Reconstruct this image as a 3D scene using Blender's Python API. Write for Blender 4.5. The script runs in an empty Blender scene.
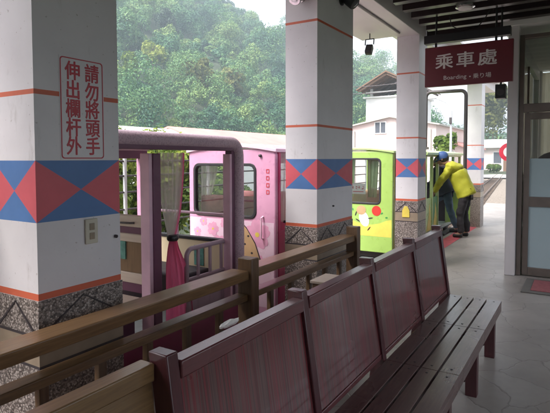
import bpy, bmesh, math, random
import numpy as np
from mathutils import Vector, Matrix
R = math.radians
rnd = random.Random(7)
SC = bpy.context.scene
COL = SC.collection

# ------------------------------------------------------------------ camera, sky, sun, exposure
cam_d = bpy.data.cameras.new('camera'); cam = bpy.data.objects.new('camera', cam_d); COL.objects.link(cam)
YAW, PITCH, ROLL = R(31.656), R(2.677), R(-0.115)
cF = Vector((math.cos(PITCH)*math.cos(YAW), math.cos(PITCH)*math.sin(YAW), -math.sin(PITCH)))
cR = Vector((math.sin(YAW), -math.cos(YAW), 0)); cU = cR.cross(cF)
cR2 = cR*math.cos(ROLL) + cU*math.sin(ROLL); cU2 = cU*math.cos(ROLL) - cR*math.sin(ROLL)
mw = Matrix((cR2, cU2, -cF)).transposed().to_4x4(); mw.translation = (0, 0, 1.5)
cam.matrix_world = mw
cam_d.sensor_width = 36; cam_d.sensor_fit = 'HORIZONTAL'; cam_d.lens = 500/550*36
cam_d.shift_y = -24.9/550
cam_d.clip_start = 0.05; cam_d.clip_end = 3000
SC.camera = cam

SUN_EL, SUN_AZ = R(52), R(160)          # azimuth measured from +X towards +Y
W = bpy.data.worlds.new('World'); SC.world = W; W.use_nodes = True
wn = W.node_tree.nodes; wl = W.node_tree.links
for n in list(wn): wn.remove(n)
wo = wn.new('ShaderNodeOutputWorld'); wb = wn.new('ShaderNodeBackground'); ws = wn.new('ShaderNodeTexSky')
ws.sky_type = 'NISHITA'; ws.sun_disc = False; ws.sun_elevation = SUN_EL; ws.sun_rotation = R(90) - SUN_AZ
ws.air_density = 1.0; ws.dust_density = 4.0; ws.ozone_density = 1.0
wh = wn.new('ShaderNodeHueSaturation'); wh.inputs['Saturation'].default_value = 0.14; wh.inputs['Value'].default_value = 1.0
wt = wn.new('ShaderNodeMix'); wt.data_type = 'RGBA'; wt.blend_type = 'MULTIPLY'; wt.inputs[0].default_value = 1.0
wt.inputs[7].default_value = (1.0, 0.955, 0.965, 1)
wl.new(ws.outputs[0], wh.inputs['Color']); wl.new(wh.outputs[0], wt.inputs[6]); wl.new(wt.outputs[2], wb.inputs[0])
wb.inputs[1].default_value = 0.15
wl.new(wb.outputs[0], wo.inputs[0])
sd = bpy.data.lights.new('sun', 'SUN'); so = bpy.data.objects.new('sun', sd); COL.objects.link(so)
sd.energy = 1.5; sd.angle = R(25); sd.color = (1.0, 0.96, 0.9)
sdir = Vector((math.cos(SUN_EL)*math.cos(SUN_AZ), math.cos(SUN_EL)*math.sin(SUN_AZ), math.sin(SUN_EL)))
so.rotation_euler = sdir.to_track_quat('Z', 'Y').to_euler()
SC.view_settings.view_transform = 'Standard'; SC.view_settings.look = 'None'
SC.view_settings.gamma = 1.0; SC.view_settings.use_curve_mapping = False
SC.view_settings.exposure = 2.12
SC.render.engine = 'CYCLES'
SC.cycles.use_denoising = True
SC.cycles.max_bounces = 10; SC.cycles.diffuse_bounces = 5; SC.cycles.glossy_bounces = 4
SC.cycles.transparent_max_bounces = 16; SC.cycles.transmission_bounces = 6
SC.cycles.sample_clamp_indirect = 8

# ------------------------------------------------------------------ materials
MATS = {}
def new_mat(name):
    m = bpy.data.materials.new(name); m.use_nodes = True; nt = m.node_tree
    b = nt.nodes['Principled BSDF']; MATS[name] = m
    return m, nt, b
def coords(nt, scale=(1, 1, 1), kind='Object'):
    tc = nt.nodes.new('ShaderNodeTexCoord'); mp = nt.nodes.new('ShaderNodeMapping')
    mp.inputs['Scale'].default_value = scale
    nt.links.new(tc.outputs[kind], mp.inputs[0]); return mp.outputs[0]
def noise(nt, vec, scale, detail=4, rough=.55):
    n = nt.nodes.new('ShaderNodeTexNoise'); n.inputs['Scale'].default_value = scale
    n.inputs['Detail'].default_value = detail; n.inputs['Roughness'].default_value = rough
    nt.links.new(vec, n.inputs['Vector']); return n.outputs['Fac']
def ramp(nt, fac, stops):
    r = nt.nodes.new('ShaderNodeValToRGB'); e = r.color_ramp.elements
    while len(e) < len(stops): e.new(.5)
    for k, (p, c) in enumerate(stops):
        e[k].position = p; e[k].color = (*c, 1)
    nt.links.new(fac, r.inputs[0]); return r.outputs[0]
def mixc(nt, fac, a, b, mode='MIX'):
    m = nt.nodes.new('ShaderNodeMix'); m.data_type = 'RGBA'; m.blend_type = mode
    for s, v in ((0, fac), (6, a), (7, b)):
        if isinstance(v, (int, float)): m.inputs[s].default_value = v
        elif isinstance(v, tuple): m.inputs[s].default_value = (*v, 1)
        else: nt.links.new(v, m.inputs[s])
    return m.outputs[2]
def bump(nt, b, h, strength=.2, dist=.01):
    n = nt.nodes.new('ShaderNodeBump'); n.inputs['Strength'].default_value = strength; n.inputs['Distance'].default_value = dist
    nt.links.new(h, n.inputs['Height']); nt.links.new(n.outputs[0], b.inputs['Normal'])
def rng_of(nt, v, lo, hi):
    m = nt.nodes.new('ShaderNodeMapRange'); m.inputs['To Min'].default_value = lo; m.inputs['To Max'].default_value = hi
    nt.links.new(v, m.inputs[0]); return m.outputs[0]
def dk(c, k): return tuple(x*k for x in c)
def plain(name, c, rough=.5, metal=0, var=.18, scale=6, bmp=0, spec=.5, coat=0, bscale=60):
    """painted / plastic / cloth surface with slight dirt and tone variation"""
    m, nt, b = new_mat(name); v = coords(nt)
    f = noise(nt, v, scale, 5)
    col = ramp(nt, f, [(.25, dk(c, 1-var)), (.75, tuple(min(1, x*(1+var*.5)) for x in c))])
    nt.links.new(col, b.inputs['Base Color'])
    nt.links.new(rng_of(nt, noise(nt, v, scale*2.3), max(.03, rough-.12), min(1, rough+.12)), b.inputs['Roughness'])
    b.inputs['Metallic'].default_value = metal; b.inputs['Specular IOR Level'].default_value = spec
    b.inputs['Coat Weight'].default_value = coat; b.inputs['Coat Roughness'].default_value = .12
    if bmp: bump(nt, b, noise(nt, v, bscale, 3), bmp)
    return m
def wood(name, c1, c2, grain=(1, 14, 14), rough=.35, coat=.0, scratch=.0):
    m, nt, b = new_mat(name); v = coords(nt, grain)
    f = noise(nt, v, 5, 6, .65); f2 = noise(nt, coords(nt, (1, 1, 1)), 2.2, 3)
    col = ramp(nt, f, [(.3, c1), (.7, c2)])
    col = mixc(nt, f2, col, mixc(nt, .5, col, dk(c1, .5)))
    if scratch:
        s = ramp(nt, noise(nt, coords(nt, (3, 9, 9)), 7, 5, .7), [(.58, (0, 0, 0)), (.72, (1, 1, 1))])
        col = mixc(nt, mixc(nt, scratch, (0, 0, 0), s), col, (.26, .2, .15))
    nt.links.new(col, b.inputs['Base Color'])
    nt.links.new(rng_of(nt, f2, rough-.1, rough+.15), b.inputs['Roughness'])
    b.inputs['Coat Weight'].default_value = coat; b.inputs['Coat Roughness'].default_value = .15
    bump(nt, b, f, .12, .004)
    return m
def glass(name, tint=(1, 1, 1), gl=.12):
    m, nt, b = new_mat(name); o = nt.nodes['Material Output']; nt.nodes.remove(b)
    t = nt.nodes.new('ShaderNodeBsdfTransparent'); t.inputs[0].default_value = (*tint, 1)
    g = nt.nodes.new('ShaderNodeBsdfGlossy'); g.inputs['Roughness'].default_value = .03
    fr = nt.nodes.new('ShaderNodeFresnel'); fr.inputs[0].default_value = 1.45
    ad = nt.nodes.new('ShaderNodeMath'); ad.operation = 'ADD'; ad.inputs[1].default_value = gl
    nt.links.new(fr.outputs[0], ad.inputs[0])
    mx = nt.nodes.new('ShaderNodeMixShader'); nt.links.new(ad.outputs[0], mx.inputs[0])
    nt.links.new(t.outputs[0], mx.inputs[1]); nt.links.new(g.outputs[0], mx.inputs[2]); nt.links.new(mx.outputs[0], o.inputs[0])
    return m
def cloth(name, c, trans=.35, var=.15, sheer=0):
    m, nt, b = new_mat(name); o = nt.nodes['Material Output']
    f = noise(nt, coords(nt, (30, 30, 2)), 2, 3)
    col = ramp(nt, f, [(.3, dk(c, 1-var)), (.7, c)]); nt.links.new(col, b.inputs['Base Color']); b.inputs['Roughness'].default_value = .85
    t = nt.nodes.new('ShaderNodeBsdfTranslucent'); nt.links.new(col, t.inputs[0])
    mx = nt.nodes.new('ShaderNodeMixShader'); mx.inputs[0].default_value = trans
    nt.links.new(b.outputs[0], mx.inputs[1]); nt.links.new(t.outputs[0], mx.inputs[2]); nt.links.new(mx.outputs[0], o.inputs[0])
    if sheer:
        tp = nt.nodes.new('ShaderNodeBsdfTransparent'); m2 = nt.nodes.new('ShaderNodeMixShader'); m2.inputs[0].default_value = sheer
        nt.links.new(mx.outputs[0], m2.inputs[1]); nt.links.new(tp.outputs[0], m2.inputs[2]); nt.links.new(m2.outputs[0], o.inputs[0])
    return m
def leafy(name, stops, nscale=.9, trans=.3):
    m, nt, b = new_mat(name); o = nt.nodes['Material Output']
    g = nt.nodes.new('ShaderNodeNewGeometry')
    f = noise(nt, coords(nt), nscale, 3)
    a = nt.nodes.new('ShaderNodeMath'); a.operation = 'MULTIPLY_ADD'; a.inputs[1].default_value = .28; 
    nt.links.new(g.outputs['Random Per Island'], a.inputs[0]); 
    s = nt.nodes.new('ShaderNodeMath'); s.operation = 'MULTIPLY_ADD'; s.inputs[1].default_value = 1.0; s.inputs[2].default_value = -.36
    nt.links.new(f, s.inputs[0])
    at = nt.nodes.new('ShaderNodeAttribute'); at.attribute_name = 'tone'
    s2 = nt.nodes.new('ShaderNodeMath'); s2.operation = 'MULTIPLY_ADD'; s2.inputs[1].default_value = .5; nt.links.new(at.outputs['Fac'], s2.inputs[0])
    nt.links.new(s.outputs[0], s2.inputs[2]); nt.links.new(s2.outputs[0], a.inputs[2])
    col = ramp(nt, a.outputs[0], stops); nt.links.new(col, b.inputs['Base Color']); b.inputs['Roughness'].default_value = .6
    b.inputs['Specular IOR Level'].default_value = .3
    t = nt.nodes.new('ShaderNodeBsdfTranslucent'); nt.links.new(col, t.inputs[0])
    mx = nt.nodes.new('ShaderNodeMixShader'); mx.inputs[0].default_value = trans
    nt.links.new(b.outputs[0], mx.inputs[1]); nt.links.new(t.outputs[0], mx.inputs[2]); nt.links.new(mx.outputs[0], o.inputs[0])
    return m

M = {}
m, nt, b = new_mat('column_white_paint'); v = coords(nt)
base = ramp(nt, noise(nt, v, 2.2, 5), [(.3, (.63, .60, .625)), (.7, (.74, .71, .735))])
sc = ramp(nt, noise(nt, coords(nt, (1, 1, .35)), 7, 7, .72), [(.60, (0, 0, 0)), (.74, (.55, .55, .55))])
base = mixc(nt, sc, base, (.40, .36, .35))
spk = ramp(nt, noise(nt, v, 55, 2), [(.70, (0, 0, 0)), (.76, (.6, .6, .6))]); base = mixc(nt, spk, base, (.33, .28, .26))
nt.links.new(base, b.inputs['Base Color']); nt.links.new(rng_of(nt, noise(nt, v, 5), .35, .6), b.inputs['Roughness'])
hh = noise(nt, v, 9, 6, .6); bump(nt, b, hh, .25, .006); M['white_paint'] = m
M['red_line'] = plain('stripe_red_paint', (.62, .13, .065), .45)
M['band_red'] = plain('band_red_paint', (.64, .11, .14), .45, var=.12)
M['band_blue'] = plain('band_blue_paint', (.085, .19, .44), .45, var=.15)
M['tan_tile'] = plain('tan_stone_band', (.30, .235, .17), .4, var=.2, scale=9)
M['inlay'] = plain('dark_inlay', (.05, .04, .045), .45)
M['socket'] = plain('socket_plastic', (.55, .51, .42), .4)
M['sign_red'] = plain('painted_red_lettering', (.5, .05, .07), .5, var=.1)
M['soffit'] = plain('soffit_paint', (.70, .655, .665), .6, var=.07, scale=1.5)
M['grey_pipe'] = plain('conduit_grey', (.34, .31, .31), .5)
M['slat'] = wood('dark_ceiling_wood', (.020, .013, .014), (.042, .026, .026), (14, 1, 14), .35)
M['roof_under'] = plain('roof_board_brown', (.20, .15, .14), .6)
M['wall'] = plain('added_wall_grey', (.42, .385, .39), .6, var=.12, scale=1.2)
M['pillar'] = plain('pillar_white', (.60, .57, .58), .5, var=.1, scale=2)
M['alu'] = plain('brown_aluminium', (.20, .165, .145), .38, .5)
M['frost'] = plain('frosted_film', (.40, .50, .53), .22, var=.12, scale=1.3)
M['glass'] = glass('clear_glass', (.93, .95, .95), .06)
M['dark_glass'] = glass('reflecting_glass', (.85, .88, .86), .08)
M['bench'] = wood('bench_varnish', (.11, .030, .034), (.17, .05, .054), (1, 16, 16), .28, .35)
M['bench_post'] = wood('bench_post_varnish', (.062, .014, .019), (.105, .026, .031), (16, 16, 1), .3, .35)
M['seat'] = wood('bench_seat_worn', (.085, .042, .042), (.16, .092, .085), (1, 14, 14), .27, .35, .35)
M['rail'] = wood('railing_wood', (.16, .088, .038), (.32, .19, .082), (1, 16, 16), .33, .3)
M['rail_v'] = wood('railing_post_wood', (.11, .06, .032), (.20, .12, .058), (16, 16, 1), .4, .15)
M['light_wood'] = wood('pale_wood', (.40, .28, .14), (.54, .40, .22), (1, 14, 14), .42, .1)
M['cream_wood'] = wood('cream_painted_wood', (.64, .52, .42), (.74, .63, .52), (14, 1, 14), .45)
M['oak_panel'] = wood('oak_panel', (.20, .115, .055), (.30, .185, .095), (12, 12, 1), .45)
M['black'] = plain('black_metal', (.018, .017, .019), .4)
M['rubber'] = plain('black_rubber', (.022, .02, .024), .5)
M['chrome'] = plain('brushed_chrome', (.55, .54, .54), .25, .9)
M['dark_steel'] = plain('dark_steel', (.07, .06, .062), .5, .3)
M['sign_board'] = plain('sign_maroon', (.155, .018, .028), .35, var=.12, scale=3)
M['letter_white'] = plain('letter_white', (.74, .70, .68), .5, var=.05)
M['mauve'] = plain('mauve_tube_paint', (.40, .28, .335), .45, var=.12)
M['mauve_dark'] = plain('dark_plum_paint', (.15, .045, .095), .4)
M['pink_mid'] = plain('mid_pink_paint', (.78, .50, .62), .4)
M['pink'] = plain('pink_car_paint', (.60, .30, .445), .3, var=.12, coat=.3)
M['pink_pale'] = plain('pale_pink_paint', (.74, .53, .65), .3, var=.06, coat=.3)
M['pink_deep'] = plain('deep_pink_paint', (.50, .04, .15), .38, coat=.2)
M['petal'] = plain('petal_pink', (.72, .34, .50), .4, var=.12, scale=14)
M['skirt'] = plain('magenta_skirt', (.24, .016, .075), .4)
M['cream'] = plain('cream_panel', (.78, .66, .44), .45, var=.06)
M['floor_car'] = plain('car_floor_green', (.40, .47, .43), .35, var=.25, scale=12)
M['curtain_w'] = cloth('sheer_curtain', (.84, .80, .76), .5, .15, .42)
M['added_blind_cloth'] = cloth('added_blind_beige', (.62, .56, .44), .5)
M['curtain_p'] = cloth('pink_curtain', (.84, .20, .36), .5)
M['green'] = plain('green_car_paint', (.33, .51, .12), .3, var=.12, coat=.3)
M['green_pale'] = plain('pale_green_paint', (.46, .60, .26), .3, var=.06, coat=.3)
M['green_olive'] = plain('olive_green_paint', (.42, .45, .10), .35)
M['green_deep'] = plain('deep_green_paint', (.05, .26, .07), .35)
M['yellow'] = plain('yellow_paint', (.76, .60, .11), .35)
M['red_dot'] = plain('red_decal', (.62, .04, .03), .4)
M['white_decal'] = plain('white_decal', (.78, .76, .70), .4)
M['tan_decal'] = plain('tan_decal', (.52, .34, .18), .4)
M['ink'] = plain('decal_outline', (.035, .025, .03), .5)
M['seat_red'] = plain('seat_red_cloth', (.58, .19, .20), .8, var=.3, scale=18)
M['seat_dark'] = plain('seat_dark', (.035, .022, .03), .6)
M['paper'] = plain('white_paper', (.76, .73, .70), .8)
M['poster'] = plain('poster_teal', (.12, .32, .27), .5, var=.6, scale=16)
M['hivis'] = plain('yellow_green_jacket', (.46, .455, .028), .65, var=.16, scale=9, bmp=.3, bscale=14)
M['trouser'] = plain('dark_trousers', (.022, .018, .022), .8, bmp=.2, bscale=14)
M['shoe'] = plain('black_shoe', (.012, .012, .013), .5)
M['navy'] = plain('navy_jacket', (.022, .028, .05), .75, bmp=.2, bscale=14)
M['jeans'] = plain('blue_jeans', (.07, .115, .17), .85, var=.25, scale=14)
M['cap'] = plain('blue_cap', (.03, .075, .22), .7)
M['skin'] = plain('skin', (.42, .24, .16), .55, var=.06)
M['hair'] = plain('dark_hair', (.014, .011, .011), .5)
M['mat_red'] = plain('mat_red_pile', (.33, .10, .11), .95, var=.3, scale=30, bmp=.5, bscale=220)
M['mat_grey'] = plain('mat_grey_edge', (.14, .13, .12), .9, var=.2, bmp=.3)
M['safety'] = plain('red_safety_paint', (.60, .11, .14), .6, var=.3, scale=9)
M['house'] = plain('house_plaster', (.70, .58, .55), .75, var=.08, scale=.6)
M['house_white'] = plain('house_white', (.78, .77, .76), .75, var=.06, scale=.6)
M['eave'] = plain('eave_grey', (.42, .40, .36), .7)
M['rust_roof'] = plain('red_metal_roof', (.55, .25, .22), .55, var=.22, scale=1.2)
M['brown_wood'] = wood('brown_roof_timber', (.16, .085, .05), (.26, .15, .09), (1, 8, 8), .6)
M['trunk'] = wood('bark', (.06, .045, .035), (.12, .09, .07), (6, 6, 1), .85)
M['lamp_grey'] = plain('lamp_post_grey', (.52, .53, .55), .5, .2)
M['steel_rail'] = plain('rail_steel', (.20, .15, .13), .45, .5)
M['sleeper'] = wood('sleeper_wood', (.10, .075, .06), (.17, .13, .1), (8, 1, 8), .85)
M['ring_red'] = plain('sign_ring_red', (.62, .03, .06), .4)
M['pot'] = plain('terracotta', (.32, .13, .08), .7)

# pebble dash
m, nt, b = new_mat('pebble_dash'); v = coords(nt)
vo = nt.nodes.new('ShaderNodeTexVoronoi'); vo.inputs['Scale'].default_value = 125; nt.links.new(v, vo.inputs['Vector'])
sep = nt.nodes.new('ShaderNodeSeparateColor'); nt.links.new(vo.outputs['Color'], sep.inputs[0])
col = ramp(nt, sep.outputs[0], [(0, (.08, .065, .06)), (.3, (.20, .165, .148)), (.62, (.31, .26, .235)), (.86, (.42, .365, .335)), (1, (.55, .49, .455))])
ed = ramp(nt, vo.outputs['Distance'], [(.35, (1, 1, 1)), (.8, (.45, .42, .41))])
nt.links.new(mixc(nt, 1, col, ed, 'MULTIPLY'), b.inputs['Base Color']); b.inputs['Roughness'].default_value = .45
inv = nt.nodes.new('ShaderNodeMath'); inv.operation = 'SUBTRACT'; inv.inputs[0].default_value = 1; nt.links.new(vo.outputs['Distance'], inv.inputs[1])
bump(nt, b, inv.outputs[0], .5, .006); M['pebble'] = m

# woven bench back: fine vertical stripes of maroon and grey-brown
m, nt, b = new_mat('bench_back_veneer'); v = coords(nt, (1, 0, .006))
f = noise(nt, v, 38, 2, .6); f2 = noise(nt, coords(nt, (1, 0, .03)), 150, 2); f3 = noise(nt, coords(nt), 2.0, 4)
col = ramp(nt, f, [(.36, (.05, .02, .023)), (.42, (.25, .016, .032)), (.48, (.15, .11, .10)), (.54, (.06, .03, .03)), (.60, (.28, .020, .04)), (.68, (.13, .10, .09))])
col = mixc(nt, f2, col, dk((.20, .045, .05), .5))
nt.links.new(col, b.inputs['Base Color']); nt.links.new(rng_of(nt, f3, .20, .42), b.inputs['Roughness'])
b.inputs['Coat Weight'].default_value = .8; b.inputs['Coat Roughness'].default_value = .07
bump(nt, b, f, .08, .003); M['veneer'] = m

# corridor paving: irregular stone slabs
m, nt, b = new_mat('stone_paving'); v = coords(nt)
wv = nt.nodes.new('ShaderNodeTexNoise'); wv.inputs['Scale'].default_value = 2.2; wv.inputs['Detail'].default_value = 5; nt.links.new(v, wv.inputs['Vector'])
va = nt.nodes.new('ShaderNodeVectorMath'); va.operation = 'MULTIPLY_ADD'; va.inputs[1].default_value = (.5, .5, 0)
nt.links.new(wv.outputs['Color'], va.inputs[0]); nt.links.new(v, va.inputs[2])
def vor(feature):
    x = nt.nodes.new('ShaderNodeTexVoronoi'); x.voronoi_dimensions = '2D'; x.feature = feature; x.inputs['Scale'].default_value = 2.5
    x.inputs['Randomness'].default_value = .8; nt.links.new(va.outputs[0], x.inputs['Vector']); return x
ve, vc = vor('DISTANCE_TO_EDGE'), vor('F1')
sep = nt.nodes.new('ShaderNodeSeparateColor'); nt.links.new(vc.outputs['Color'], sep.inputs[0])
base = ramp(nt, sep.outputs[0], [(0, (.36, .325, .298)), (.5, (.39, .355, .328)), (1, (.43, .395, .368))])
base = mixc(nt, rng_of(nt, noise(nt, v, 5, 6, .7), 0, .55), base, (.19, .17, .16))
line = ramp(nt, ve.outputs['Distance'], [(.004, (.55, .55, .55)), (.018, (0, 0, 0))])
stn = ramp(nt, noise(nt, v, 1.1, 7, .68), [(.40, (0, 0, 0)), (.60, (.42, .42, .42))])
base = mixc(nt, stn, base, (.20, .18, .165))
nt.links.new(mixc(nt, line, base, (.15, .13, .118)), b.inputs['Base Color'])
nt.links.new(rng_of(nt, noise(nt, v, 3, 5), .25, .55), b.inputs['Roughness'])
bump(nt, b, ramp(nt, ve.outputs['Distance'], [(0, (0, 0, 0)), (.03, (1, 1, 1))]), .25, .006); M['paving'] = m

def ground_mat(name, stops, scale, bmp=.6):
    m, nt, b = new_mat(name); v = coords(nt); f = noise(nt, v, scale, 8, .7)
    nt.links.new(ramp(nt, f, stops), b.inputs['Base Color']); b.inputs['Roughness'].default_value = .95; bump(nt, b, f, bmp, .05); return m
M['ballast'] = ground_mat('ballast_stone', [(.3, (.10, .085, .07)), (.55, (.27, .23, .19)), (.75, (.42, .38, .33))], 14)
M['concrete'] = ground_mat('pale_concrete', [(.3, (.36, .35, .33)), (.7, (.52, .50, .48))], 2.5, .1)
M['soil'] = ground_mat('hill_soil', [(.3, (.03, .045, .025)), (.7, (.07, .09, .045))], .4)
# car roof padding with a fine print
m, nt, b = new_mat('roof_padding'); v = coords(nt)
vo = nt.nodes.new('ShaderNodeTexVoronoi'); vo.inputs['Scale'].default_value = 75; nt.links.new(v, vo.inputs['Vector'])
nt.links.new(ramp(nt, vo.outputs['Distance'], [(.15, (.40, .28, .34)), (.55, (.55, .40, .47))]), b.inputs['Base Color']); b.inputs['Roughness'].default_value = .5
bump(nt, b, vo.outputs['Distance'], .2, .005); M['padding'] = m

M['leaf_forest'] = leafy('hillside_leaves', [(.14, (.014, .055, .040)), (.36, (.050, .14, .070)), (.58, (.11, .225, .080)), (.86, (.24, .33, .10))], .16, .2)
M['leaf_dark'] = leafy('dark_leaves', [(.2, (.016, .04, .032)), (.8, (.05, .085, .05))], .6, .2)
M['leaf_bright'] = leafy('bright_leaves', [(.2, (.07, .13, .022)), (.5, (.17, .25, .035)), (.85, (.34, .38, .07))], 1.0, .4)
M['leaf_olive'] = leafy('olive_leaves', [(.2, (.06, .08, .02)), (.5, (.19, .2, .05)), (.85, (.36, .34, .11))], 1.2, .4)

# ------------------------------------------------------------------ mesh helpers
class MB:
    """collects geometry in world coordinates and links it as ONE mesh object"""
    def __init__(self): self.v = []; self.f = []; self.mi = []; self.sm = []
    def add(self, vs, fs, m=0, smooth=False):
        o = len(self.v); self.v += [tuple(x) for x in vs]
        for f in fs: self.f.append(tuple(i+o for i in f)); self.mi.append(m); self.sm.append(smooth)
        return self
    def box(self, x0, x1, y0, y1, z0, z1, m=0):
        v = [(x, y, z) for x in (x0, x1) for y in (y0, y1) for z in (z0, z1)]
        return self.add(v, [(0, 1, 3, 2), (4, 6, 7, 5), (0, 4, 5, 1), (2, 3, 7, 6), (0, 2, 6, 4), (1, 5, 7, 3)], m)
    def beam(self, p, q, w, h, up=(0, 0, 1), m=0):
        p, q = Vector(p), Vector(q); d = (q-p).normalized(); s = d.cross(Vector(up)).normalized(); u = s.cross(d)
        v = [e + s*a*w/2 + u*b*h/2 for e in (p, q) for a in (-1, 1) for b in (-1, 1)]
        return self.add(v, [(0, 1, 3, 2), (4, 6, 7, 5), (0, 4, 5, 1), (2, 3, 7, 6), (0, 2, 6, 4), (1, 5, 7, 3)], m)
    def tube(self, pts, r, n=12, closed=False, m=0):
        pts = [Vector(p) for p in pts]; k = len(pts); rs = r if isinstance(r, (list, tuple)) else [r]*k
        t0 = (pts[1]-pts[0]).normalized(); a = Vector((0, 0, 1)) if abs(t0.z) < .9 else Vector((1, 0, 0))
        s = t0.cross(a).normalized(); vs = []
        for i in range(k):
            if closed: t = (pts[(i+1) % k]-pts[i-1]).normalized()
            else: t = (pts[min(i+1, k-1)]-pts[max(i-1, 0)]).normalized()
            s = (s - t*s.dot(t)).normalized(); u = t.cross(s)
            for j in range(n):
                an = 2*math.pi*j/n; vs.append(pts[i] + (s*math.cos(an)+u*math.sin(an))*rs[i])
        fs = []
        for i in range(k if closed else k-1):
            for j in range(n):
                a0, a1 = i*n+j, i*n+(j+1) % n; b0, b1 = ((i+1) % k)*n+j, ((i+1) % k)*n+(j+1) % n
                fs.append((a0, a1, b1, b0))
        if not closed: fs += [tuple(range(n))[::-1], tuple((k-1)*n+j for j in range(n))]
        return self.add(vs, fs, m, True)
    def prism(self, O, u, v, poly, t, m=0):
        """polygon poly (in u, v from O), extruded by t along u x v"""
        O, u, v = Vector(O), Vector(u), Vector(v); n = u.cross(v).normalized(); k = len(poly)
        a = [O+u*x+v*y for x, y in poly]; vs = a+[p+n*t for p in a]
        fs = [tuple(range(k))[::-1], tuple(range(k, 2*k))]+[(i, (i+1) % k, k+(i+1) % k, k+i) for i in range(k)]
        return self.add(vs, fs, m)
    def lathe(self, O, axis, prof, n=20, m=0):
        O, w = Vector(O), Vector(axis).normalized(); a = Vector((1, 0, 0)) if abs(w.x) < .9 else Vector((0, 1, 0))
        s = w.cross(a).normalized(); u = w.cross(s); k = len(prof)
        vs = [O+w*h+(s*math.cos(2*math.pi*j/n)+u*math.sin(2*math.pi*j/n))*r for r, h in prof for j in range(n)]
        fs = [(i*n+j, i*n+(j+1) % n, (i+1)*n+(j+1) % n, (i+1)*n+j) for i in range(k-1) for j in range(n)]
        fs += [tuple(range(n))[::-1], tuple((k-1)*n+j for j in range(n))]
        return self.add(vs, fs, m, True)
    def ring(self, O, u, v, outer, inner, t, m=0):
        """flat panel with a rounded opening; outer / inner = (x0, x1, y0, y1, radius)"""
        O, u, v = Vector(O), Vector(u), Vector(v); n = u.cross(v).normalized()
        cx, cy = (inner[0]+inner[1])/2, (inner[2]+inner[3])/2
        def inside(s, x, y):
            x0, x1, y0, y1, r = s
            if not (x0 <= x <= x1 and y0 <= y <= y1): return False
            qx = max(x0+r-x, 0, x-x1+r); qy = max(y0+r-y, 0, y-y1+r); return qx*qx+qy*qy <= r*r+1e-12
        def reach(s, a):
            lo, hi = 0, 10
            for _ in range(40):
                mid = (lo+hi)/2
                if inside(s, cx+math.cos(a)*mid, cy+math.sin(a)*mid): lo = mid
                else: hi = mid
            return lo
        A = [2*math.pi*i/72 for i in range(72)]
        for s in (outer, inner):
            for x in (s[0], s[1]):
                for y in (s[2], s[3]): A.append(math.atan2(y-cy, x-cx) % (2*math.pi))
            if s[4] > 0:
                for x in (s[0]+s[4], s[1]-s[4]):
                    for y in (s[2], s[3]): A.append(math.atan2(y-cy, x-cx) % (2*math.pi))
                for x in (s[0], s[1]):
                    for y in (s[2]+s[4], s[3]-s[4]): A.append(math.atan2(y-cy, x-cx) % (2*math.pi))
        A = sorted(set(round(a, 5) for a in A)); k = len(A); vs = []
        for s in (outer, inner):
            for a in A:
                d = reach(s, a); p = O+u*(cx+math.cos(a)*d)+v*(cy+math.sin(a)*d); vs += [p, p+n*t]
        o2 = 2*k; fs = []
        for i in range(k):
            j = (i+1) % k; a, b2, c, d = 2*i, 2*j, o2+2*i, o2+2*j
            fs += [(a, c, d, b2), (a+1, b2+1, d+1, c+1), (a, b2, b2+1, a+1), (c, c+1, d+1, d)]
        return self.add(vs, fs, m)
    def build(self, name, mats, parent=None, bevel=0, seg=2):
        me = bpy.data.meshes.new(name); off = parent_loc(parent)
        me.from_pydata([(x-off[0], y-off[1], z-off[2]) for x, y, z in self.v], [], self.f)
        for mm in (mats if isinstance(mats, (list, tuple)) else [mats]): me.materials.append(M[mm] if isinstance(mm, str) else mm)
        me.polygons.foreach_set('material_index', self.mi); me.polygons.foreach_set('use_smooth', self.sm)
        bm = bmesh.new(); bm.from_mesh(me); bmesh.ops.recalc_face_normals(bm, faces=bm.faces); bm.to_mesh(me); bm.free()
        me.set_sharp_from_angle(angle=R(40))
        o = bpy.data.objects.new(name, me); COL.objects.link(o)
        if parent: o.parent = parent
        if bevel:
            bv = o.modifiers.new('bevel', 'BEVEL'); bv.width = bevel; bv.segments = seg; bv.limit_method = 'ANGLE'; bv.angle_limit = R(50)
        return o
def parent_loc(p):
    l = Vector((0, 0, 0))
    while p: l = l + p.location; p = p.parent
    return l
def tag(o, label, cat, group=None):
    o['label'] = label; o['category'] = cat
    if group: o['group'] = group
    return o
def thing(name, label, cat, loc, group=None):
    o = bpy.data.objects.new(name, None); COL.objects.link(o); o.location = loc; o.empty_display_size = .1
    return tag(o, label, cat, group)
def struct(o, kind='structure'): o['kind'] = kind; return o
def copy_tree(o, parent=None):
    c = o.copy(); COL.objects.link(c)
    if parent: c.parent = parent
    for ch in [x for x in bpy.data.objects if x.parent == o]: copy_tree(ch, c)
    return c
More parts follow.
